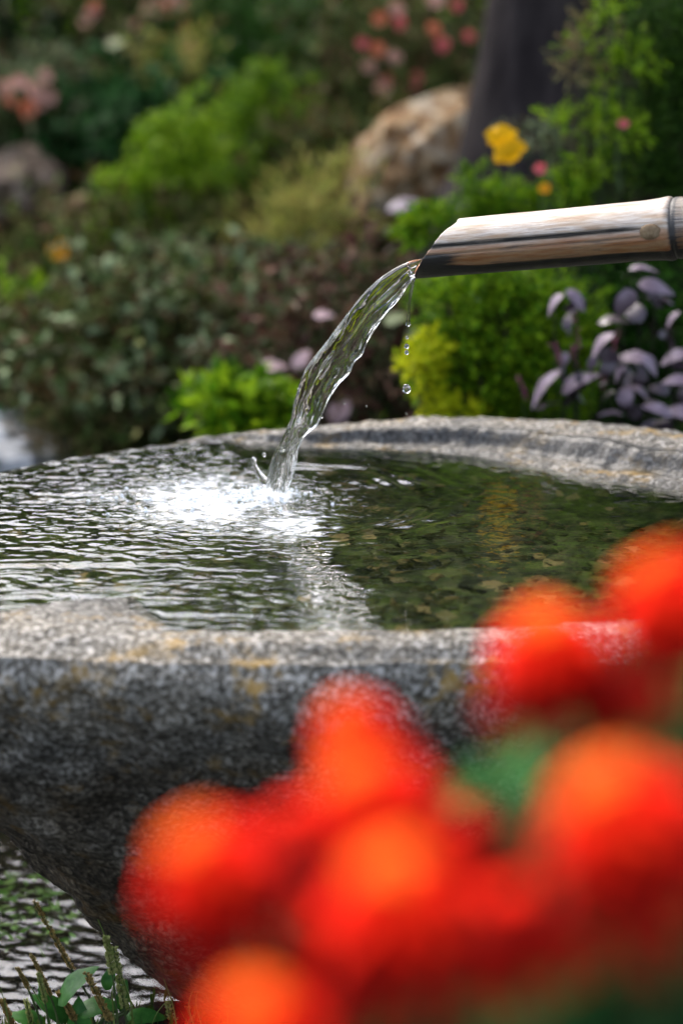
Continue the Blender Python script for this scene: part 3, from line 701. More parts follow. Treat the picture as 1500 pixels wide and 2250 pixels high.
# --- rocks
def rock(name, px, py, y, rx, rz, ry, label, mat, seed=0, cut=None, lean=0):
    c = P(px, py, y); n1, n2_ = 70, 100
    a = np.linspace(0, math.pi, n1)[:, None]; t_ = np.linspace(0, 2*math.pi, n2_, endpoint=False)[None, :]
    d = np.stack([np.sin(a)*np.cos(t_), np.sin(a)*np.sin(t_), np.cos(a)+0*t_], -1)
    k = 1+.42*fbm(d[..., 0]*1.4+seed, d[..., 1]*1.4, d[..., 2]*1.4, 2)+.12*fbm(d[..., 0]*5+seed, d[..., 1]*5, d[..., 2]*5, 3)
    for j_ in range(7):      # planar facets
        nn_ = unit(np.random.default_rng(seed*10+j_).normal(size=3)); lim_ = .80
        dp = (d*k[..., None])@nn_; k = np.where(dp > lim_, k*lim_/dp, k)
    v = d*k[..., None]*np.array([rx, ry, rz]); v[..., 0] += lean*v[..., 2]
    o = link(name, mesh_np(name, v.reshape(-1, 3), grid_faces(n1, n2_, True), mat)); o.location = c
    tag(o, label, 'rock'); return o
tanrock = stone_mat('tan_rock', [(.16, .08, .035), (.36, .20, .09), (.55, .38, .21), (.95, .84, .66)], 22, False, rough=.85)
greyrock = stone_mat('brown_grey_rock', [(.04, .028, .02), (.12, .085, .06), (.22, .16, .12), (.50, .40, .34)], 18, False, rough=.85)
rustrock = stone_mat('rust_rock', [(.12, .06, .025), (.24, .13, .05), (.34, .21, .10), (.40, .30, .2)], 30, False)
paler = stone_mat('pale_rock', [(.80, .83, .88), (.90, .93, .98), (1.0, 1.02, 1.05), (1.2, 1.2, 1.22)], 22, False)
rock('boulder', 925, 350, 5.05, .160, .155, .14, 'tan and cream boulder leaning against the dark trunk', tanrock, 3, lean=.45)
rock('boulder', 30, 415, 5.3, .105, .10, .12, 'brown grey boulder on the bank at the left edge', greyrock, 5)
rock('boulder', 182, 500, 5.1, .055, .075, .06, 'small rust coloured stone right of the brown grey boulder', rustrock, 8)
rock('boulder', 660, 135, 6.4, .16, .10, .14, 'dark stone half hidden under the conifer at the top', greyrock, 11)
s_ = rock('pale_slab', 0, 1015, 4.35, .125, .080, .20, 'smooth pale blue grey stone slab by the stream at far left', paler, 14)

# --- background plants, left
plant('leafy_shrub', 'dark green shrub filling the top left corner', 'shrub', 120, 6.6, [(60, 120, 6.4, .22, .2, .2), (190, 200, 6.4, .16, .2, .15), (250, 60, 6.5, .13, .15, .12), (30, 20, 6.6, .2, .2, .15)], G_dark, 700, .07, 6, .045, .02)
fl = plant('flowering_bush', 'faded pink flowered bush at the top left of the garden', 'flowering bush', 330, 6.0, [(330, 90, 6.0, .16, .12, .14), (330, 180, 5.9, .10, .12, .12), (260, 20, 6.1, .14, .1, .08), (420, 40, 6.0, .07, .1, .10)], G_grey, 420, .07, 5, .04, .016, stem_mat=green_stem)
scatter_blossoms(fl, [(205, 30, 2), (210, 15, 1), (345, 8, 2), (330, 22, 2), (365, 20, 1), (402, 25, 1), (385, 5, 2), (322, 145, 1), (368, 110, 2), (415, 100, 2), (360, 130, 2), (250, 95, 2), (300, 60, 2), (190, 50, 2), (420, 50, 1)], 5.85, .019, pinks)
fl = plant('flowering_bush', 'pale flowered bush at the left edge above the brown grey boulder', 'flowering bush', 40, 5.7, [(40, 225, 5.6, .10, .10, .07), (95, 190, 5.6, .07, .08, .05), (0, 260, 5.6, .08, .08, .06)], G_sage, 260, .06, 5, .035, .015, stem_mat=green_stem)
scatter_blossoms(fl, [(20, 222, 1), (80, 200, 2), (98, 170, 2), (66, 240, 1), (85, 232, 2), (45, 185, 2), (10, 195, 2), (110, 215, 2)], 5.45, .017, pinks)
plant('conifer_shrub', 'dark feathery conifer filling the upper middle of the garden', 'conifer', 560, 6.0,
      [(560, 110, 5.9, .16, .15, .14), (640, 170, 5.9, .15, .15, .14), (520, 60, 6.0, .1, .12, .1), (680, 60, 5.9, .13, .14, .12), (600, 250, 5.8, .15, .14, .13), (500, 330, 5.8, .10, .1, .14), (560, 360, 5.8, .10, .1, .12), (700, 260, 5.9, .12, .14, .12)], leaf_mat('conifer_needles', [(.006, .025, .003), (.02, .085, .006), (.05, .17, .010), (.01, .04, .004)], trans=.2), 1900, .10, 10, .03, .008, up=.2, spread=.55, droop=.5, jitter=.4)
plant('conifer_shrub', 'dark low conifer left of the lime green fern', 'conifer', 190, 5.8, [(200, 300, 5.7, .09, .1, .12), (240, 210, 5.8, .08, .1, .09), (270, 330, 5.7, .08, .1, .1)], G_deep, 500, .09, 8, .03, .01, up=.2, droop=.4)
fuzz = .15
plant('fern', 'lime green fern arching diagonally across the upper left', 'fern', 300, 5.1,
      [(432, 245, 5.05, .028, .03, .045), (410, 290, 5.05, .04, .04, .04), (375, 310, 5.0, .055, .05, .045), (345, 360, 5.0, .045, .05, .05), (400, 375, 5.0, .06, .05, .03), (320, 420, 5.0, .045, .05, .05), (290, 455, 5.0, .055, .05, .045), (255, 490, 5.0, .045, .05, .05), (250, 415, 5.0, .03, .04, .03), (240, 540, 5.0, .03, .04, .03)], G_lime, 430, .04, 8, .022, .008, up=.3, droop=.5, stem_mat=green_stem, stem_r=.004)
plant('fern', 'second smaller green fern right of the lime green fern', 'fern', 500, 5.3, [(530, 350, 5.2, .03, .04, .05), (505, 400, 5.2, .035, .04, .04), (545, 230, 5.3, .03, .04, .07), (600, 190, 5.3, .06, .04, .04)], G_bright, 240, .05, 8, .02, .008, up=.3, droop=.5, stem_mat=green_stem, stem_r=.004)
fuzz = .62
plant('leafy_plant', 'blue green leafy plant below the faded pink flowers', 'plant', 320, 5.6, [(320, 225, 5.5, .09, .08, .05), (290, 275, 5.4, .06, .07, .04), (130, 290, 5.5, .05, .06, .04)], G_teal, 170, .05, 5, .04, .02, stem_mat=green_stem)
plant('leafy_plant', 'yellow green plant under the faded pink flowers at the top', 'plant', 370, 5.8, [(370, 170, 5.65, .07, .07, .06), (400, 130, 5.65, .04, .05, .04)], G_yell, 90, .05, 5, .03, .012, stem_mat=green_stem)
plant('ground_cover_plant', 'dull green low herb around the rust coloured stone', 'plant', 120, 5.0, [(60, 540, 4.9, .13, .1, .07), (200, 590, 4.9, .13, .1, .07), (60, 620, 4.8, .12, .1, .06), (330, 520, 4.95, .11, .1, .07), (330, 600, 4.9, .1, .1, .06)], G_grey, 700, .05, 5, .028, .012, stem_mat=green_stem)
plant('round_leaf_plant', 'pale sage plant with broad rounded leaves in the middle distance', 'plant', 340, 4.7, [(300, 625, 4.6, .07, .06, .035), (370, 615, 4.6, .06, .06, .04), (420, 650, 4.6, .07, .06, .05), (540, 585, 4.7, .08, .06, .03), (250, 660, 4.6, .06, .06, .04)], G_sage, 120, .035, 4, .045, .036, up=.8, spread=.9, stem_mat=green_stem)
plant('bushy_herb', 'mid green bushy herb left of the falling water', 'herb', 260, 4.4,
      [(120, 700, 4.35, .11, .1, .07), (240, 720, 4.4, .11, .1, .08), (350, 720, 4.4, .11, .1, .07), (460, 720, 4.4, .11, .1, .07), (140, 800, 4.3, .10, .1, .07), (270, 820, 4.3, .12, .1, .07), (400, 810, 4.3, .11, .1, .08), (300, 900, 4.2, .12, .1, .07), (430, 890, 4.2, .11, .1, .06), (530, 780, 4.4, .09, .1, .07)], G_grey, 1500, .045, 5, .026, .012, stem_mat=green_stem)
plant('bushy_herb', 'grey leaved herb mingled among the green herb near the basin', 'herb', 380, 4.3, [(200, 760, 4.2, .16, .1, .08), (380, 690, 4.25, .16, .1, .07), (350, 850, 4.15, .16, .1, .09), (480, 830, 4.2, .11, .1, .08), (540, 690, 4.4, .10, .1, .06)], G_sage, 330, .04, 5, .032, .018, stem_mat=green_stem)
plant('leafy_plant', 'bright green plant at the left edge above the pale slab', 'plant', 10, 4.6, [(15, 690, 4.5, .06, .06, .05), (60, 705, 4.5, .05, .06, .03), (5, 760, 4.5, .04, .05, .04)], G_bright, 120, .04, 5, .03, .014, stem_mat=green_stem)
plant('leafy_plant', 'blue green plant hanging over the pale slab at far left', 'plant', 30, 4.7, [(25, 830, 4.5, .08, .07, .06), (40, 890, 4.45, .06, .06, .03), (90, 790, 4.5, .06, .06, .05)], G_teal, 240, .04, 5, .03, .014, stem_mat=green_stem)
plant('grass_tuft', 'dry yellow grass tuft right of the pale slab', 'grass tuft', 160, 4.25, [(130, 960, 4.2, .03, .04, .045), (180, 965, 4.2, .05, .04, .045), (215, 985, 4.2, .03, .04, .03)], G_tan, 130, .07, 3, .06, .005, up=1.5, spread=.25, stem_mat=green_stem, stem_r=.002)
plant('grass_tuft', 'tangled yellow green grass in the middle right of the falling water top', 'grass tuft', 640, 5.0, [(600, 540, 4.95, .07, .07, .05), (690, 510, 4.95, .09, .07, .05), (640, 590, 4.9, .07, .07, .05), (750, 440, 5.0, .08, .07, .04)], G_yell, 420, .06, 4, .045, .007, up=.6, spread=.6, stem_mat=green_stem, stem_r=.002)
plant('leafy_plant', 'dark grey green plant left of the tan boulder', 'plant', 700, 5.3, [(690, 330, 5.2, .10, .08, .07), (730, 400, 5.2, .08, .08, .06), (640, 420, 5.2, .09, .08, .07), (580, 470, 5.2, .10, .08, .06), (470, 480, 5.2, .08, .08, .05)], G_grey, 450, .05, 5, .03, .014, stem_mat=green_stem)
plant('red_leaf_plant', 'dark red leaved plant behind the falling water', 'plant', 760, 4.0, [(700, 770, 3.95, .07, .07, .06), (790, 800, 3.95, .08, .07, .08), (850, 850, 3.9, .07, .07, .07), (800, 690, 4.0, .07, .07, .06), (860, 740, 4.0, .05, .06, .07), (640, 720, 4.05, .05, .06, .05), (760, 620, 4.1, .08, .07, .06), (850, 900, 3.85, .07, .06, .04)], G_red, 560, .05, 5, .03, .014)
plant('leafy_plant', 'fresh green clump just behind the basin rim left of the jet', 'plant', 560, 3.75, [(500, 900, 3.7, .035, .04, .022), (545, 905, 3.7, .035, .04, .03), (590, 920, 3.7, .03, .04, .022)], G_bright, 130, .03, 4, .04, .02, up=.4, stem_mat=green_stem)
fl = plant('flowering_bush', 'pink and coral flowered bush left of the dark trunk', 'flowering bush', 860, 5.7,
           [(800, 90, 5.5, .11, .1, .10), (880, 150, 5.5, .10, .1, .10), (830, 220, 5.45, .10, .1, .07), (960, 60, 5.6, .08, .1, .08), (940, 170, 5.5, .06, .08, .07), (770, 30, 5.6, .08, .1, .05)], G_grey, 420, .09, 6, .045, .010, droop=.4, stem_mat=green_stem)
scatter_blossoms(fl, [(797, 97, 0), (835, 45, 1), (875, 50, 0), (870, 22, 2), (950, 68, 1), (970, 98, 0), (1003, 12, 0), (915, 182, 0), (850, 178, 1), (810, 145, 2), (1030, 80, 0), (833, 108, 1), (865, 130, 2), (845, 190, 2), (955, 5, 2)], 5.35, .017, pinks)

# orange flowers far left / middle
def lone_flower(name, label, px, py, y, r, mat, n=6, cup=.5, drop=.35):
    c = P(px, py, y); z = max(ground_at(c.x, y), c.z-drop); root = empty(name, (c.x, y, z-.01), label, 'flower')
    h = c-root.location
    mb = MB(); mb.tube(bez((0, 0, 0), (R_.uniform(-.03, .03), .02, h.z*.6), h, 10), np.linspace(.003, .0018, 10), 6); mb.build('stem', green_stem, root)
    o = link('blossom', blossom_mesh('blossom', r, mat, n, cup), root, h); orient(o, (0, -1, .5))
    return root
orange = leaf_mat('orange_petal', [(.85, .33, .015), (.9, .42, .02)], .5, .3)
lone_flower('orange_flower', 'round orange flower alone at the left below the rust stone', 128, 552, 4.75, .021, orange, 8, .3)
lone_flower('red_flower', 'small faded coral flower right of the middle sage leaves', 532, 528, 4.8, .014, pinks[1], 6, .4)
lone_flower('orange_flower', 'small orange flower just above the bamboo spout', 1196, 414, 3.7, .010, orange, 7, .3, .15)
lone_flower('red_flower', 'small red flower in the feathery shrub at the right', 1368, 273, 3.75, .009, pinks[0], 6, .6, .1)
lone_flower('red_flower', 'dull red bud between the yellow poppy and the bamboo spout', 1186, 374, 3.7, .010, pinks[0], 6, .9, .15)
lone_flower('red_flower', 'small dark red flower at the left edge of the bright shrub', 944, 714, 3.7, .008, pinks[0], 6, .6, .1)
# yellow poppy of broad crinkled petals
yel = leaf_mat('yellow_petal', [(.92, .47, .008), (.95, .55, .012)], .45, .35)
c = P(1110, 315, 3.75); pz = ground_at(c.x, 3.75)
pop = empty('yellow_poppy', (c.x+.03, 3.75, pz), 'bright yellow poppy with crinkled petals on a thin stem before the trunk', 'flower')
def big_petal(cpx, cpy, rx, rz, tilt, yy_):
    o_ = P(cpx, cpy, yy_)-pop.location; q = np.linspace(0, 2*math.pi, 28, endpoint=False); rs = np.linspace(0, 1, 7)
    v = []
    for r_ in rs:
        for a in q:
            k = r_*(1+.10*math.sin(5*a+tilt*7)+.06*math.sin(9*a)); x = rx*k*math.cos(a); z = rz*k*math.sin(a)
            v.append((o_.x+x*math.cos(tilt)-z*math.sin(tilt), o_.y-.012*(1-r_**2)+.004*math.sin(7*a)*r_, o_.z+x*math.sin(tilt)+z*math.cos(tilt)))
    link('petal', mesh_np('petal', np.array(v), grid_faces(7, 28, True), yel), pop)
big_petal(1100, 297, .0235, .0165, .1, 3.75); big_petal(1118, 331, .0265, .0170, .45, 3.742)
mb = MB(); e = P(1122, 345, 3.76)-pop.location; mb.tube(bez((0, 0, 0), (.0, .02, e.z*.6), e, 12), np.linspace(.003, .0018, 12), 6); mb.build('stem', green_stem, pop)
mb = MB(); mb.add(*sphere(P(1112, 318, 3.735)-pop.location, .004, 1.3)); mb.build('flower_centre', yel, pop)

fuzz = .12
# --- right side: bright clipped shrub, feathery shrub, purple-leaved plants
YS = 3.5
plant('dense_shrub', 'bright green fine leaved shrub behind the bamboo spout and basin rim', 'shrub', 1100, YS,
      [(1000, 660, YS, .055, .06, .045), (1060, 620, YS, .06, .07, .04), (1120, 600, YS+.05, .06, .07, .04), (1150, 700, YS, .075, .08, .07), (1030, 740, YS, .07, .07, .06), (980, 800, YS, .045, .06, .045), (1080, 820, YS, .08, .08, .06), (1200, 820, YS+.03, .07, .08, .06), (1010, 880, YS, .05, .06, .04), (1120, 890, YS, .08, .08, .04), (1240, 720, YS+.08, .06, .07, .06), (1180, 880, YS+.02, .06, .07, .045)], G_bright, 2600, .022, 8, .0125, .0055, up=.5, spread=.8, shell=.3, stem_r=.005)
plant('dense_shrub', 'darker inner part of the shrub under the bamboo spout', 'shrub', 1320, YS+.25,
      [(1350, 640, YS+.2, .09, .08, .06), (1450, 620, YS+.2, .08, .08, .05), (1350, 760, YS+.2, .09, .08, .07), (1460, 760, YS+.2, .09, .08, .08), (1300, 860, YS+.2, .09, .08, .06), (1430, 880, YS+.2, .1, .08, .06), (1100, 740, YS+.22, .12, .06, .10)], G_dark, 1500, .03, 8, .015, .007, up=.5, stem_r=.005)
plant('dense_shrub', 'yellow tipped sprigs at the left edge of the bright green shrub', 'shrub', 950, YS-.06,
      [(925, 800, YS-.06, .018, .03, .022), (945, 770, YS-.06, .014, .03, .02), (960, 890, YS-.06, .018, .03, .022), (1010, 910, YS-.08, .02, .03, .010)], G_edge, 210, .022, 8, .012, .006, up=.5, stem_r=.003)
plant('leafy_shrub', 'bright green sprigs of a shrub just above the bamboo spout', 'shrub', 1080, 3.8,
      [(930, 500, 3.75, .030, .03, .020), (960, 475, 3.75, .022, .03, .018), (905, 525, 3.75, .018, .03, .012), (1090, 440, 3.8, .035, .04, .022), (1130, 455, 3.8, .03, .04, .02), (1040, 400, 3.8, .012, .02, .02), (1240, 430, 3.8, .04, .04, .02), (1060, 475, 3.8, .02, .03, .02)], G_bright, 420, .022, 7, .014, .007, up=.6, stem_mat=green_stem, stem_r=.0025)
plant('feathery_shrub', 'tall feathery green shrub at the right edge above the spout', 'shrub', 1450, 3.9,
      [(1430, 50, 3.9, .030, .06, .035), (1490, 60, 3.9, .035, .07, .05), (1370, 60, 3.85, .018, .05, .022), (1400, 170, 3.85, .030, .06, .035), (1480, 190, 3.9, .045, .07, .06), (1410, 290, 3.85, .032, .06, .04), (1480, 320, 3.9, .045, .07, .06), (1350, 330, 3.85, .022, .05, .028), (1400, 390, 3.85, .045, .06, .030), (1320, 400, 3.85, .028, .05, .020), (1480, 420, 3.9, .04, .06, .03), (1540, 150, 3.9, .05, .07, .1)], leaf_mat('feathery_leaf', [(.012, .03, .006), (.03, .075, .010), (.08, .17, .018), (.02, .05, .01)], trans=.3), 1150, .045, 9, .013, .0055, up=.6, spread=.7, stem_r=.005, shell=.6)
plant('leafy_shrub', 'pale lime shoots standing left of the feathery shrub in front of the trunk', 'shrub', 1310, 3.8,
      [(1210, 245, 3.8, .012, .02, .016), (1225, 275, 3.8, .010, .02, .012), (1270, 90, 3.8, .010, .02, .02), (1340, 20, 3.8, .02, .03, .012), (1330, 200, 3.8, .010, .02, .02), (1330, 270, 3.8, .014, .03, .026), (1300, 370, 3.8, .03, .03, .025), (1380, 280, 3.78, .02, .03, .02), (1390, 130, 3.78, .03, .03, .02)], G_lime, 190, .03, 7, .013, .006, up=.7, stem_mat=green_stem, stem_r=.002)
plant('leafy_shrub', 'orange tinted wispy sprigs at the left side of the feathery shrub', 'shrub', 1290, 3.82, [(1265, 110, 3.8, .02, .03, .02), (1250, 155, 3.8, .015, .03, .015), (1290, 150, 3.8, .02, .03, .02), (1300, 60, 3.8, .02, .03, .02)], G_tan, 70, .03, 6, .012, .005, stem_r=.0018)
plant('wispy_plant', 'grey green arching sprays behind the yellow poppy', 'plant', 1230, 3.95, [(1170, 275, 3.9, .03, .03, .010), (1210, 300, 3.9, .025, .03, .014), (1260, 280, 3.9, .03, .03, .012), (1230, 330, 3.9, .03, .03, .015)], G_sage, 80, .04, 6, .015, .005, up=.3, droop=.6, stem_mat=green_stem, stem_r=.0015)

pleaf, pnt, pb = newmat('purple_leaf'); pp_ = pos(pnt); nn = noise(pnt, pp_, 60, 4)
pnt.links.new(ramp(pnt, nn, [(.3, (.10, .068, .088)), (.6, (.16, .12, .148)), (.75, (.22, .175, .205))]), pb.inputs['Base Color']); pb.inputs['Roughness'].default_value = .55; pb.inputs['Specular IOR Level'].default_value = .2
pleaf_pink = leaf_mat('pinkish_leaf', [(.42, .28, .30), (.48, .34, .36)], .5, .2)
def broad_leaf(length, width, fold=.25, curl=.35, tooth=.04, n=9, asym=0):
    v, f = [], []
    for i in range(n+1):
        t = i/n; wv = width*.5*(math.sin(math.pi*t**.75)**.8 if 0 < t < 1 else 0)*(1+tooth*(-1)**i); x = length*t; z = -curl*length*t*t+.05*length*math.sin(3*t)
        for k in (-1, -.5, 0, .5, 1): v.append((x, wv*k, z+abs(k)*wv*fold-.25*wv*k*k+.06*wv*math.sin(9*t+k*3)))
    for i in range(n):
        for k in range(4): f.append((i*5+k, i*5+k+1, i*5+k+6, i*5+k+5))
    return np.array(v), np.array(f)
def leaf_at(parent, px, py, y, length, width, ang, mat, tiltz=0., roll=0., curl=.35, name='leaf'):
    """leaf whose middle is near the pixel; ang = direction in the picture (deg, 0 right, 90 up)"""
    v, f = broad_leaf(length, width, curl=curl); v = v-np.array([length*.5, 0, -curl*length*.25])
    me = mesh_np(name, v, f, mat); o = link(name, me, parent)
    a = R(ang); dirv = Vector((math.cos(a), -tiltz, math.sin(a))).normalized(); upl = Vector((0, -.45, 1)); 
    yv = upl.cross(dirv).normalized(); zv = dirv.cross(yv)
    M = Matrix((dirv, yv, zv)).transposed().to_4x4() @ Matrix.Rotation(roll, 4, 'X')
    loc = P(px, py, y)-(parent.location if parent else Vector())
    o.matrix_local = Matrix.Translation(loc) @ M
    return o
pur = empty('purple_leaf_plant', (P(1320, 900, 3.36).x, 3.38, ground_at(.4, 3.38)), 'purple grey broad leaved plant right of the bright shrub behind the rim', 'plant')
PL = [(1196, 848, .060, .022, 205, .5), (1270, 838, .052, .032, 48, .2), (1322, 752, .040, .024, 190, .3), (1440, 630, .044, .022, 12, .3), (1266, 658, .036, .020, -22, .3), (1218, 664, .030, .016, 205, .3), (1390, 786, .046, .026, 170, .2), (1428, 800, .032, .022, -30, .3), (1486, 836, .036, .018, 165, .3), (1482, 783, .036, .02, 200, .4), (1372, 668, .046, .032, -75, -.2),
      (1410, 588, .032, .014, 12, .2), (1375, 868, .030, .022, 75, .1), (1446, 900, .042, .018, 170, .4), (1345, 907, .03, .014, 150, .3), (1492, 905, .04, .022, 140, .3), (1476, 700, .026, .014, 215, .2), (1410, 862, .030, .014, -35, .3), (1300, 800, .022, .014, -70, .1), (1360, 820, .024, .012, 220, .2), (1240, 790, .020, .012, 240, .1)]
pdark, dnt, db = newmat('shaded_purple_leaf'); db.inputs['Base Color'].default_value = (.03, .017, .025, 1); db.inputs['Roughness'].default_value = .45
mb = MB(); darkstem = plain_mat('purple_stem', (.012, .008, .009), (.035, .018, .022), 50, .7)
for i, (px, py, l, w_, a, tz_) in enumerate(PL):
    y = 3.33+.03*math.sin(i*2.3)
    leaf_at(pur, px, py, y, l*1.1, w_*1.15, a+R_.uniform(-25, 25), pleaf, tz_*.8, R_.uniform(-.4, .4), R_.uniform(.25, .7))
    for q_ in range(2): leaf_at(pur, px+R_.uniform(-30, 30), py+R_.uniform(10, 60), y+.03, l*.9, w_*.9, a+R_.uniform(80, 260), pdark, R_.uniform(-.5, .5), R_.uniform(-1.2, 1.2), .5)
    c = P(px, py+12, y+.02)-pur.location; mb.tube(bez((c.x*.8, .05, 0), (c.x*.95+.01, .06, c.z*.6), c, 9), np.linspace(.0018, .0008, 9), 5)
mb.build('stem', darkstem, pur)
fp = empty('flower_spike_plant', (P(1250, 900, 3.4).x, 3.42, ground_at(.3, 3.4)), 'thin pink tipped flower spikes among the purple leaves', 'plant')
magenta = leaf_mat('magenta_bud', [(.45, .07, .20), (.55, .15, .28), (.25, .09, .12)], .5, .2)
for (a, b_) in [((1262, 640), (1275, 850)), ((1215, 755), (1250, 850)), ((1260, 760), (1268, 840)), ((1358, 720), (1330, 860)), ((1140, 830), (1165, 905)), ((1330, 810), (1320, 880))]:
    e = P(a[0], a[1], 3.4)-fp.location; s_ = P(b_[0], b_[1], 3.41)-fp.location
    mb = MB(); mb.tube(bez((s_.x*.6, 0, 0), s_, e, 12), np.linspace(.002, .001, 12), 5); mb.build('stem', green_stem, fp)
    k = 60; t_ = rng.uniform(0, .6, k); base = np.array(e)+(np.array(s_)-np.array(e))*t_[:, None]+rng.normal(size=(k, 3))*.0012
    v, f = leaf_quads(base, rng.normal(size=(k, 3))+np.array([0, 0, .8]), .0055, .003); link('bud_spike', mesh_np('bud_spike', v, f, magenta, False), fp)
pk = empty('pink_leaf_plant', (P(700, 900, 3.8).x, 3.82, ground_at(-.03, 3.82)), 'plant with pale pink oval leaves seen on both sides of the jet', 'plant')
mb = MB()
for (px, py, l, w_, a) in [(600, 805, .048, .034, 10), (600, 862, .045, .03, 0), (748, 902, .05, .04, 60), (712, 692, .035, .026, 10), (662, 790, .04, .028, 60), (870, 700, .04, .03, 30), (862, 640, .05, .035, 190), (800, 560, .0, 0, 0), (905, 735, .03, .02, 80)]:
    if not l: continue
    leaf_at(pk, px, py, 3.8, l, w_, a, pleaf_pink if px < 800 else G_sage, -.2, 0, .2)
    c = P(px, py, 3.8)-pk.location; mb.tube(bez((0, 0, 0), (c.x*.6, .04, c.z*.6), c, 9), np.linspace(.003, .0012, 9), 5)
mb.build('stem', green_stem, pk)
# big single pale leaves further back
for px, py, y, l, w_, a, mt, lb in [(655, 645, 4.5, .075, .055, 30, G_sage, 'large pale sage leaf left of the falling water top'), (890, 450, 4.4, .07, .035, 20, G_purple, 'purple grey leaf in front of the tan boulder foot'), (1035, 445, 3.9, .05, .025, 35, G_purple, 'pale lilac leaf in front of the trunk foot'), (410, 620, 4.5, .075, .05, 10, G_sage, 'pale sage leaf in the middle of the left herb bed'),
                                  (255, 95, 5.6, .045, .04, 20, G_sage, 'pale round leaf among the dark shrub at the top left')]:
    c = P(px, py, y); z = max(ground_at(c.x, y), c.z-.25); root = empty('broad_leaf_plant', (c.x, y+.03, z), lb, 'plant')
    leaf_at(root, px, py, y, l, w_, a, mt, -.1, 0, .15); mb = MB(); mb.tube(bez((0, 0, 0), (.01, 0, (c.z-z)*.7), c-root.location, 8), .0025, 5); mb.build('stem', green_stem, root)

# --- bottom left: plantain, grass blades, water weed
pm = plain_mat('plantain_leaf', (.03, .14, .02), (.08, .26, .04), 90, .45)
dk = leaf_mat('seed_brown', [(.16, .10, .03), (.32, .20, .06), (.42, .30, .11), (.20, .17, .05)], .7, .1); lt = leaf_mat('seed_green', [(.20, .27, .06), (.38, .42, .13), (.45, .42, .18)], .7, .2)
spk = [((75, 1982), (160, 2140), 240, dk, .0033, 'tallest brown seed spike leaning left at the bottom left'), ((68, 2100), (118, 2190), 125, dk, .0026, 'short dark seed spike below the tallest one'), ((37, 2128), (68, 2180), 100, dk, .0024, 'thin seed spike second from the left edge'),
       ((233, 2062), (250, 2150), 262, lt, .0040, 'pale flowering spike upright against the basin foot'), ((250, 2085), (275, 2220), 280, lt, .0042, 'thick pale green spike leaning right beside the upright pale one'), ((188, 2140), (243, 2245), 262, dk, .0042, 'brown drooping seed spike in front of the broad leaf'),
       ((57, 2200), (70, 2262), 82, lt, .0036, 'pale blurred spike near the bottom left corner'), ((130, 2185), (165, 2245), 182, dk, .0040, 'brown spike low in front of the broad green leaf'), ((368, 2205), (378, 2262), 386, lt, .0036, 'short pale spike left of the curling grass'), ((398, 2222), (410, 2262), 416, dk, .0036, 'short brown spike beside the curling grass'),
       ((5, 2200), (28, 2262), 50, dk, .0036, 'dark seed spike at the very left edge'), ((84, 2140), (102, 2210), 112, lt, .0028, 'slim green spike right of the short dark one')]
for (a, b_, bx, mt, r, lb) in spk:
    y = 2.40+.05*math.sin(bx); A_ = P(a[0], a[1], y); B_ = P(b_[0], b_[1], y); G0 = P(bx, 2330, y); G0.z = ground_at(G0.x, y)
    root = empty('plantain_stalk', G0, lb, 'seed spike', 'plantain seed spikes at the foot of the basin')
    pl = bez(G0-root.location, B_+(B_-A_)*.5-root.location, A_-root.location, 30); mb = MB(); mb.tube(pl, np.linspace(.0016, .0008, 30), 6); mb.build('stem', green_stem, root)
    pl = np.array([tuple(q) for q in pl]); ln = (A_-B_).length; dist_ = np.linalg.norm(pl-pl[-1], axis=1); i0 = np.argmax(dist_ < ln)
    k = 330; t_ = rng.uniform(i0, 29, k); base = np.column_stack([np.interp(t_, np.arange(30), pl[:, j]) for j in range(3)]); an = rng.uniform(0, 6.28, k)
    off = np.column_stack([np.cos(an), np.sin(an), 0*an]); tap = (1-.55*((t_-i0)/(29-i0)))[:, None]
    v, f = leaf_quads(base+off*r*.35*tap, off*.9+np.array([0, 0, .7]), r*1.15, r*.8); link('seed_head', mesh_np('seed_head', v, f, mt, False), root)
pr = P(215, 2290, 2.40); pr.z = ground_at(pr.x, 2.40)
root = empty('plantain', pr, 'broad leaved green plantain rosette at the bottom left', 'plant')
for (px, py, l, w_, a) in [(165, 2165, .062, .034, 60), (115, 2215, .050, .028, 130), (215, 2215, .05, .028, 25), (240, 2150, .03, .016, 75), (270, 2190, .035, .014, 80), (175, 2240, .045, .026, 95), (320, 2235, .045, .02, 10), (60, 2240, .045, .022, 150), (95, 2180, .025, .012, 100)]:
    leaf_at(root, px, py, 2.40+R_.uniform(-.02, .03), l, w_, a, pm, .1, R_.uniform(-.4, .4), .3)
mb = MB()
for q in range(6): mb.tube(bez((0, 0, -.005), (R_.uniform(-.02, .02), 0, .01), (R_.uniform(-.04, .04), R_.uniform(-.02, .02), .03), 6), .0016, 5)
mb.build('stem', green_stem, root)
def blade(name, pts, y, label, r=.0012, grp='thin grass blades at the foot of the basin'):
    w3 = [P(a, b_, y) for a, b_ in pts]; base = w3[0].copy(); base.z = ground_at(base.x, y)
    pl = [base]+w3; n_ = 24; arr = np.array([tuple(q) for q in pl]); t_ = np.linspace(0, len(pl)-1, n_); c_ = np.column_stack([np.interp(t_, np.arange(len(pl)), arr[:, j]) for j in range(3)])
    for _ in range(4): c_[1:-1] = (c_[:-2]+2*c_[1:-1]+c_[2:])/4
    mb = MB(); mb.tube(c_-np.array(base), np.linspace(r, r*.25, n_), 6); o = mb.build(name, grass_m, None); o.location = base; return tag(o, label, 'grass blade', grp)
grass_m = plain_mat('grass_blade', (.10, .16, .03), (.22, .28, .07), 60, .5)
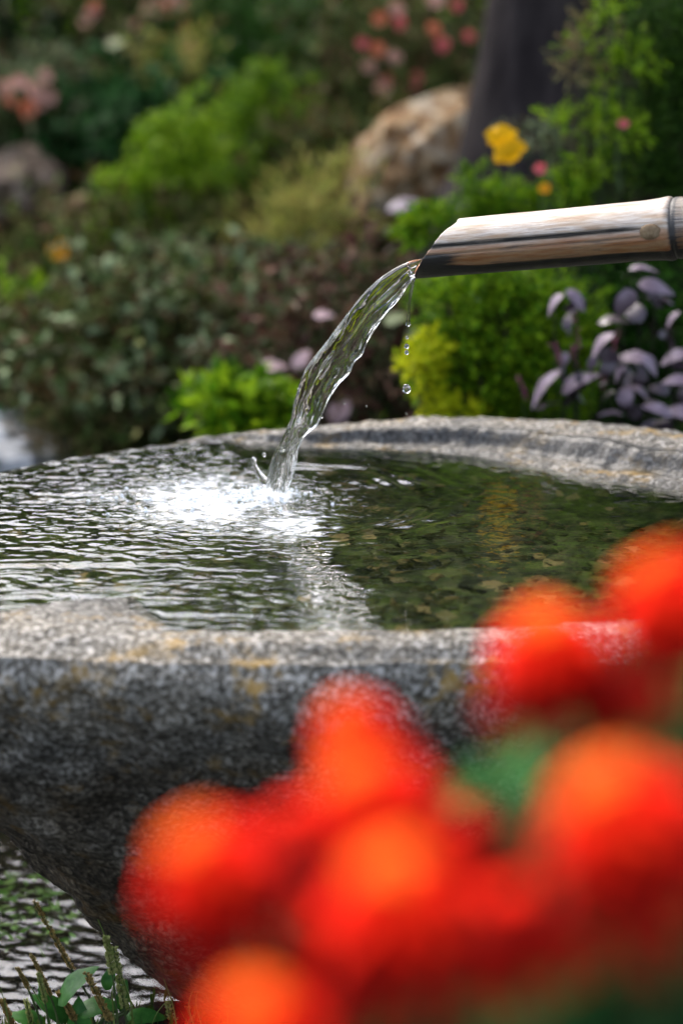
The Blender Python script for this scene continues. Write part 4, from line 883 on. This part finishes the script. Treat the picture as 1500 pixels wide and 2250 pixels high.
for pts, lb, r in [([(290, 2200), (232, 2060), (200, 1985), (152, 1920)], 'long dark grass blade arching up over the basin side', .0012), ([(388, 2260), (382, 2215), (360, 2152)], 'short upright blade below the basin foot', .0014), ([(428, 2262), (412, 2210), (425, 2170), (455, 2150)], 'curling blade bending right beside the red flowers', .0010), ([(445, 2262), (428, 2200), (440, 2160)], 'second curling blade next to the bending one', .0009),
                   ([(500, 2262), (500, 2190), (490, 2140)], 'faint upright blade near the lowest red flower', .0010), ([(250, 2230), (245, 2180), (258, 2150)], 'small leaf blade among the plantain leaves', .0016), ([(110, 2240), (75, 2180), (50, 2140)], 'green blade leaning left beside the left spikes', .0010), ([(20, 2250), (10, 2200), (0, 2170)], 'green blade at the left edge of the water', .0012), ([(300, 2262), (285, 2225), (278, 2180)], 'upright blade left of the dark hollow', .0010), ([(330, 2262), (345, 2225), (375, 2190)], 'pale blade leaning right under the basin', .0009)]:
    blade('wild_grass', pts, 2.38, lb, r)
# more short turf along the shoreline
k = 2600; xx = rng.uniform(-1.4, .35, k); yv_ = rng.uniform(2.22, 2.47, k); keep = terrain_z(xx, yv_) > -.005; xx, yv_ = xx[keep], yv_[keep]; base = np.column_stack([xx, yv_, terrain_z(xx, yv_)-.003])
v, f = leaf_quads(base, rng.normal(size=base.shape)*.45+np.array([0, 0, 1.]), .022, .004); o = link('short_grass', mesh_np('short_grass', v, f, leaf_mat('turf', [(.03, .07, .01), (.07, .12, .02), (.10, .10, .03)]), False)); tag(o, 'short ground grass along the edge of the stream', kind='stuff')
k = 90; cl = rng.uniform(size=(k, 2)); cx_ = []
for (px, py) in [(20, 1945), (90, 1950), (110, 1985), (130, 2010), (40, 2010), (60, 2040), (15, 1975), (150, 2040), (90, 1930), (20, 2060)]:
    q = PZ(px, py, .004)
    for _ in range(11): cx_.append((q.x+R_.gauss(0, .018), q.y+R_.gauss(0, .035), .004+abs(R_.gauss(0, .003))))
cx_ = np.array(cx_); dd_ = rng.normal(size=cx_.shape)*np.array([1, .8, .18]); v, f = leaf_quads(cx_, dd_, .016, .005); o = link('water_weed', mesh_np('water_weed', v, f, leaf_mat('weed', [(.06, .15, .03), (.12, .24, .05), (.20, .32, .10)]), False)); tag(o, 'bright green water weed floating on the stream', kind='stuff')
# dark stones under the basin
for i, (px, y, s_) in enumerate([(480, 2.60, .04), (520, 2.62, .04), (560, 2.60, .05), (620, 2.60, .06), (640, 2.62, .05)]):
    o = rock('foot_stone', px, 2230, y, s_, s_*.6, s_*.8, ['dark wedge stone under the left of the basin', 'dark stone in the hollow beside the stream', 'dark stone under the basin behind the curling grass', 'dark stone supporting the middle of the basin', 'dark stone in the water behind the basin foot'][i], stone_mat('dark_stone', [(.004,)*3, (.010,)*3, (.018,)*3, (.03,)*3], 60, False) if i == 0 else bpy.data.materials['dark_stone'], 20+i)
    o.location.z = .01

fuzz = .1
# --- foreground: red-orange double flowers on bushy green stems, far out of focus
def petal_mat(name, cols, tr=.22):
    cols = [tuple(q*.85 for q in k) for k in cols]
    m, nt, b = newmat(name); g = nt.nodes.new('ShaderNodeNewGeometry')
    c = ramp(nt, g.outputs['Random Per Island'], [(i_/(len(cols)-1), k) for i_, k in enumerate(cols)])
    nt.links.new(c, b.inputs['Base Color']); b.inputs['Roughness'].default_value = .85; b.inputs['Specular IOR Level'].default_value = .04
    t = nt.nodes.new('ShaderNodeBsdfTranslucent'); nt.links.new(c, t.inputs[0]); ms = nt.nodes.new('ShaderNodeMixShader'); ms.inputs[0].default_value = tr
    nt.links.new(b.outputs[0], ms.inputs[1]); nt.links.new(t.outputs[0], ms.inputs[2]); nt.links.new(ms.outputs[0], nt.nodes['Material Output'].inputs[0])
    return m
red = petal_mat('scarlet_petal', [(.82, .009, .003), (.88, .017, .004), (.92, .030, .005)])
shade_red = petal_mat('shaded_petal', [(.16, .002, .001), (.28, .004, .002), (.42, .007, .002)], .12)  # dark red paints the shade on lower petals and half-hidden flowers
core = petal_mat('lit_core', [(.95, .09, .008), (.95, .16, .012)])  # orange puts the overexposed highlight of the tops into the colour
fgreen = leaf_mat('marigold_leaf', [(.010, .035, .012), (.02, .07, .022), (.04, .12, .035)], .5, .25)
calyx_m = plain_mat('calyx', (.03, .09, .03), (.06, .13, .05), 60, .5)
heads = [(1455, 1300, .86, .0285, 'highest scarlet flower at the right edge over the water'), (1195, 1405, .88, .0245, 'scarlet flower just left of the highest one, over the front rim'), (765, 1590, .86, .0175, 'smallest orange red flower in front of the basin side, topmost on the left'),
         (795, 1735, .76, .0235, 'orange red flower directly below the smallest one'), (440, 1885, .74, .0245, 'leftmost scarlet flower with the orange highlight painted in its heart'), (865, 1955, .70, .0275, 'large scarlet flower at the middle of the bottom'),
         (1340, 1780, .70, .0290, 'largest scarlet flower at the right edge'), (560, 2240, .68, .022, 'scarlet flower cut by the bottom edge')]
extra = [(655, 1815, .80, .018, 'shade-painted scarlet flower half hidden between the leftmost and upper middle ones'), (1010, 1850, .80, .019, 'scarlet flower with shade-painted petals right of the large middle one'), (690, 2075, .74, .019, 'dim shade-painted scarlet flower low between the leftmost and middle ones'), (1120, 2010, .74, .020, 'dim shade-painted red flower low beside the largest right one'), (1330, 1500, .90, .017, 'dull shade-painted red flower below the two highest ones')]
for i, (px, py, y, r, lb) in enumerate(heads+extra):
    c = P(px, py, y); bx = .16+c.x*.75+R_.uniform(-.02, .02); by = y+R_.uniform(-.05, .05); gz = ground_at(bx, by)
    root = empty('scarlet_flower', (bx, by, gz), lb, 'flower', 'scarlet double flowers in the foreground')
    h = c-root.location; r *= .93; tilt = Vector((-.42+R_.uniform(-.22, .22), -.10+R_.uniform(-.2, .25), 1)).normalized()
    def rings(spec):
        vv_, ff_, k = [], [], 0
        for q_, (nn_, rr_, z0, cup) in enumerate(spec):
            v, f = petal_ring(nn_, r*rr_, r*.46*min(1, rr_+.25), z0*r, cup, .12, 5, q_*.3); vv_.append(v); ff_.append(f+k); k += len(v)
        return np.vstack(vv_), np.vstack(ff_)
    o = link('outer_petals', mesh_np('outer_petals', *rings([(15, 1.30, -.40, -.80), (15, 1.22, -.26, -.62), (14, 1.08, -.12, -.50)]), shade_red), root, h); orient(o, tilt)
    o = link('petals', mesh_np('petals', *rings([(15, 1.0, .04, -.36), (13, .92, .15, -.28), (12, .78, .26, -.28), (10, .62, .36, -.28), (9, .46, .43, -.22)]), red if i < 8 else shade_red), root, h); orient(o, tilt)
    v, f = petal_ring(14, r*.50, r*.28, .48*r, -.15, .3, 4); o = link('flower_centre', mesh_np('flower_centre', v, f, core if i < 8 else red), root, h); orient(o, tilt)
    v, f = sphere((0, 0, -.30*r), r*.34, 1.2); o = link('calyx', mesh_np('calyx', v, f, calyx_m), root, h); orient(o, tilt)
    mb = MB(); nk = h-tilt*r*.5; mid = Vector((h.x*.55, h.y*.5, h.z*.6)); pl = bez((0, 0, -.01), mid, nk, 16); mb.tube(pl, np.linspace(.0045, .0022, 16), 8); mb.build('stem', green_stem, root)
    bs, ds = [], []
    for q in range(34):
        t_ = R_.uniform(.15, .70 if i != 4 else .4); p0 = Vector(pl[int(t_*15)]); a = R_.uniform(0, 6.28); dv = Vector((math.cos(a), math.sin(a), R_.uniform(-.1, .6))).normalized()
        for s_ in range(7):
            bs.append(p0+dv*.010*s_); ds.append(dv+Vector((R_.gauss(0, .7), R_.gauss(0, .7), R_.gauss(0, .3))))
    v, f = leaf_quads(np.array([tuple(q) for q in bs]), np.array([tuple(q) for q in ds]), .022, .007, .15); link('leaves', mesh_np('leaves', v, f, fgreen, False), root)
bush = empty('foreground_bush', (.13, .90, ground_at(.13, .9)), 'dark green bushy foliage under the scarlet flowers at bottom right', 'plant')
bb = [(1400, 2130, .80, .05, .05, .06), (1230, 2230, .9, .05, .05, .05), (1480, 1960, .95, .03, .04, .05), (1000, 2330, .9, .06, .05, .05), (1330, 2350, .9, .08, .06, .06), (1450, 1620, 1.05, .035, .04, .025), (1300, 1600, 1.08, .02, .03, .012), (1090, 2130, .92, .02, .03, .025), (700, 2130, .95, .02, .03, .02), ]
v, f = sprigs(bb, 560, .025, 7, .020, .008, up=.3)
link('foliage', mesh_np('foliage', v-np.array(bush.location), f, fgreen, False), bush)
mb = MB()
for b_ in bb:
    c = P(b_[0], b_[1], b_[2])-bush.location; mb.tube(bez((c.x*.25, c.y*.3, -.01), (c.x*.6, c.y*.5, c.z*.6), c, 10), np.linspace(.006, .002, 10), 6)
mb.build('stem', green_stem, bush)

fresh = leaf_mat('fresh_leaf', [(.05, .20, .06), (.10, .34, .10), (.14, .42, .10)], .5, .35)
fb = empty('foreground_bush', (.09, 1.0, ground_at(.09, 1.0)), 'fresh green leafy stems glimpsed between the scarlet flowers', 'plant')
bb = [(1150, 1700, .95, .010, .015, .016), (1125, 1790, .95, .010, .015, .016), (1400, 1590, 1.0, .035, .03, .016), (1240, 1600, 1.0, .006, .01, .03), (1480, 1560, 1.0, .02, .03, .018), (1300, 2080, .8, .03, .03, .03)]
v, f = sprigs(bb, 130, .012, 6, .018, .008, up=.3)
link('foliage', mesh_np('foliage', v-np.array(fb.location), f, fresh, False), fb)
mb = MB()
for b_ in bb:
    c = P(b_[0], b_[1], b_[2])-fb.location; mb.tube(bez((c.x*.25, c.y*.3, -.01), (c.x*.6, c.y*.5, c.z*.6), c, 10), np.linspace(.005, .0025, 10), 6)
mb.build('stem', green_stem, fb)
# tangled low undergrowth over the whole bank
for nm, mt, sd, lb in (('undergrowth', G_deep, 1, 'dark tangled undergrowth covering the bank'), ('undergrowth', G_grey, 2, 'dull green low herbs scattered over the bank'), ('undergrowth', G_bright, 3, 'fresh green seedlings scattered over the bank'), ('leaf_litter', G_red, 4, 'reddish leaves and dry stalks scattered over the bank')):
    k = {1: 15000, 2: 8000, 3: 5200, 4: 3200}[sd]; xx = rng.uniform(-1.5, 1.4, k); yv_ = rng.uniform(3.3, 7.6, k)
    keep = (perlin(xx*3.1+sd*9, yv_*2.2, sd*3.3) > {1: -.5, 2: -.05, 3: .12, 4: .1}[sd]) & ~((xx < -.12) & (yv_ < 4.6)); xx, yv_ = xx[keep], yv_[keep]
    zz0 = terrain_z(xx, yv_)+rng.uniform(0, .09, len(xx))*(1+.8*perlin(xx*4, yv_*4, 9)); p = np.column_stack([xx, yv_, zz0]); sd_ = unit(rng.normal(size=p.shape)*.5+np.array([0, -.2, .8])); t_ = np.linspace(0, 1, 4)
    base = (p[:, None]+sd_[:, None]*.05*t_[None, :, None]).reshape(-1, 3); v, f = leaf_quads(base, np.repeat(sd_, 4, 0)+rng.normal(size=base.shape)*.8, .030, .012, .1)
    o = link(nm, mesh_np(nm, v, f, mt, False)); tag(o, lb, kind='stuff')
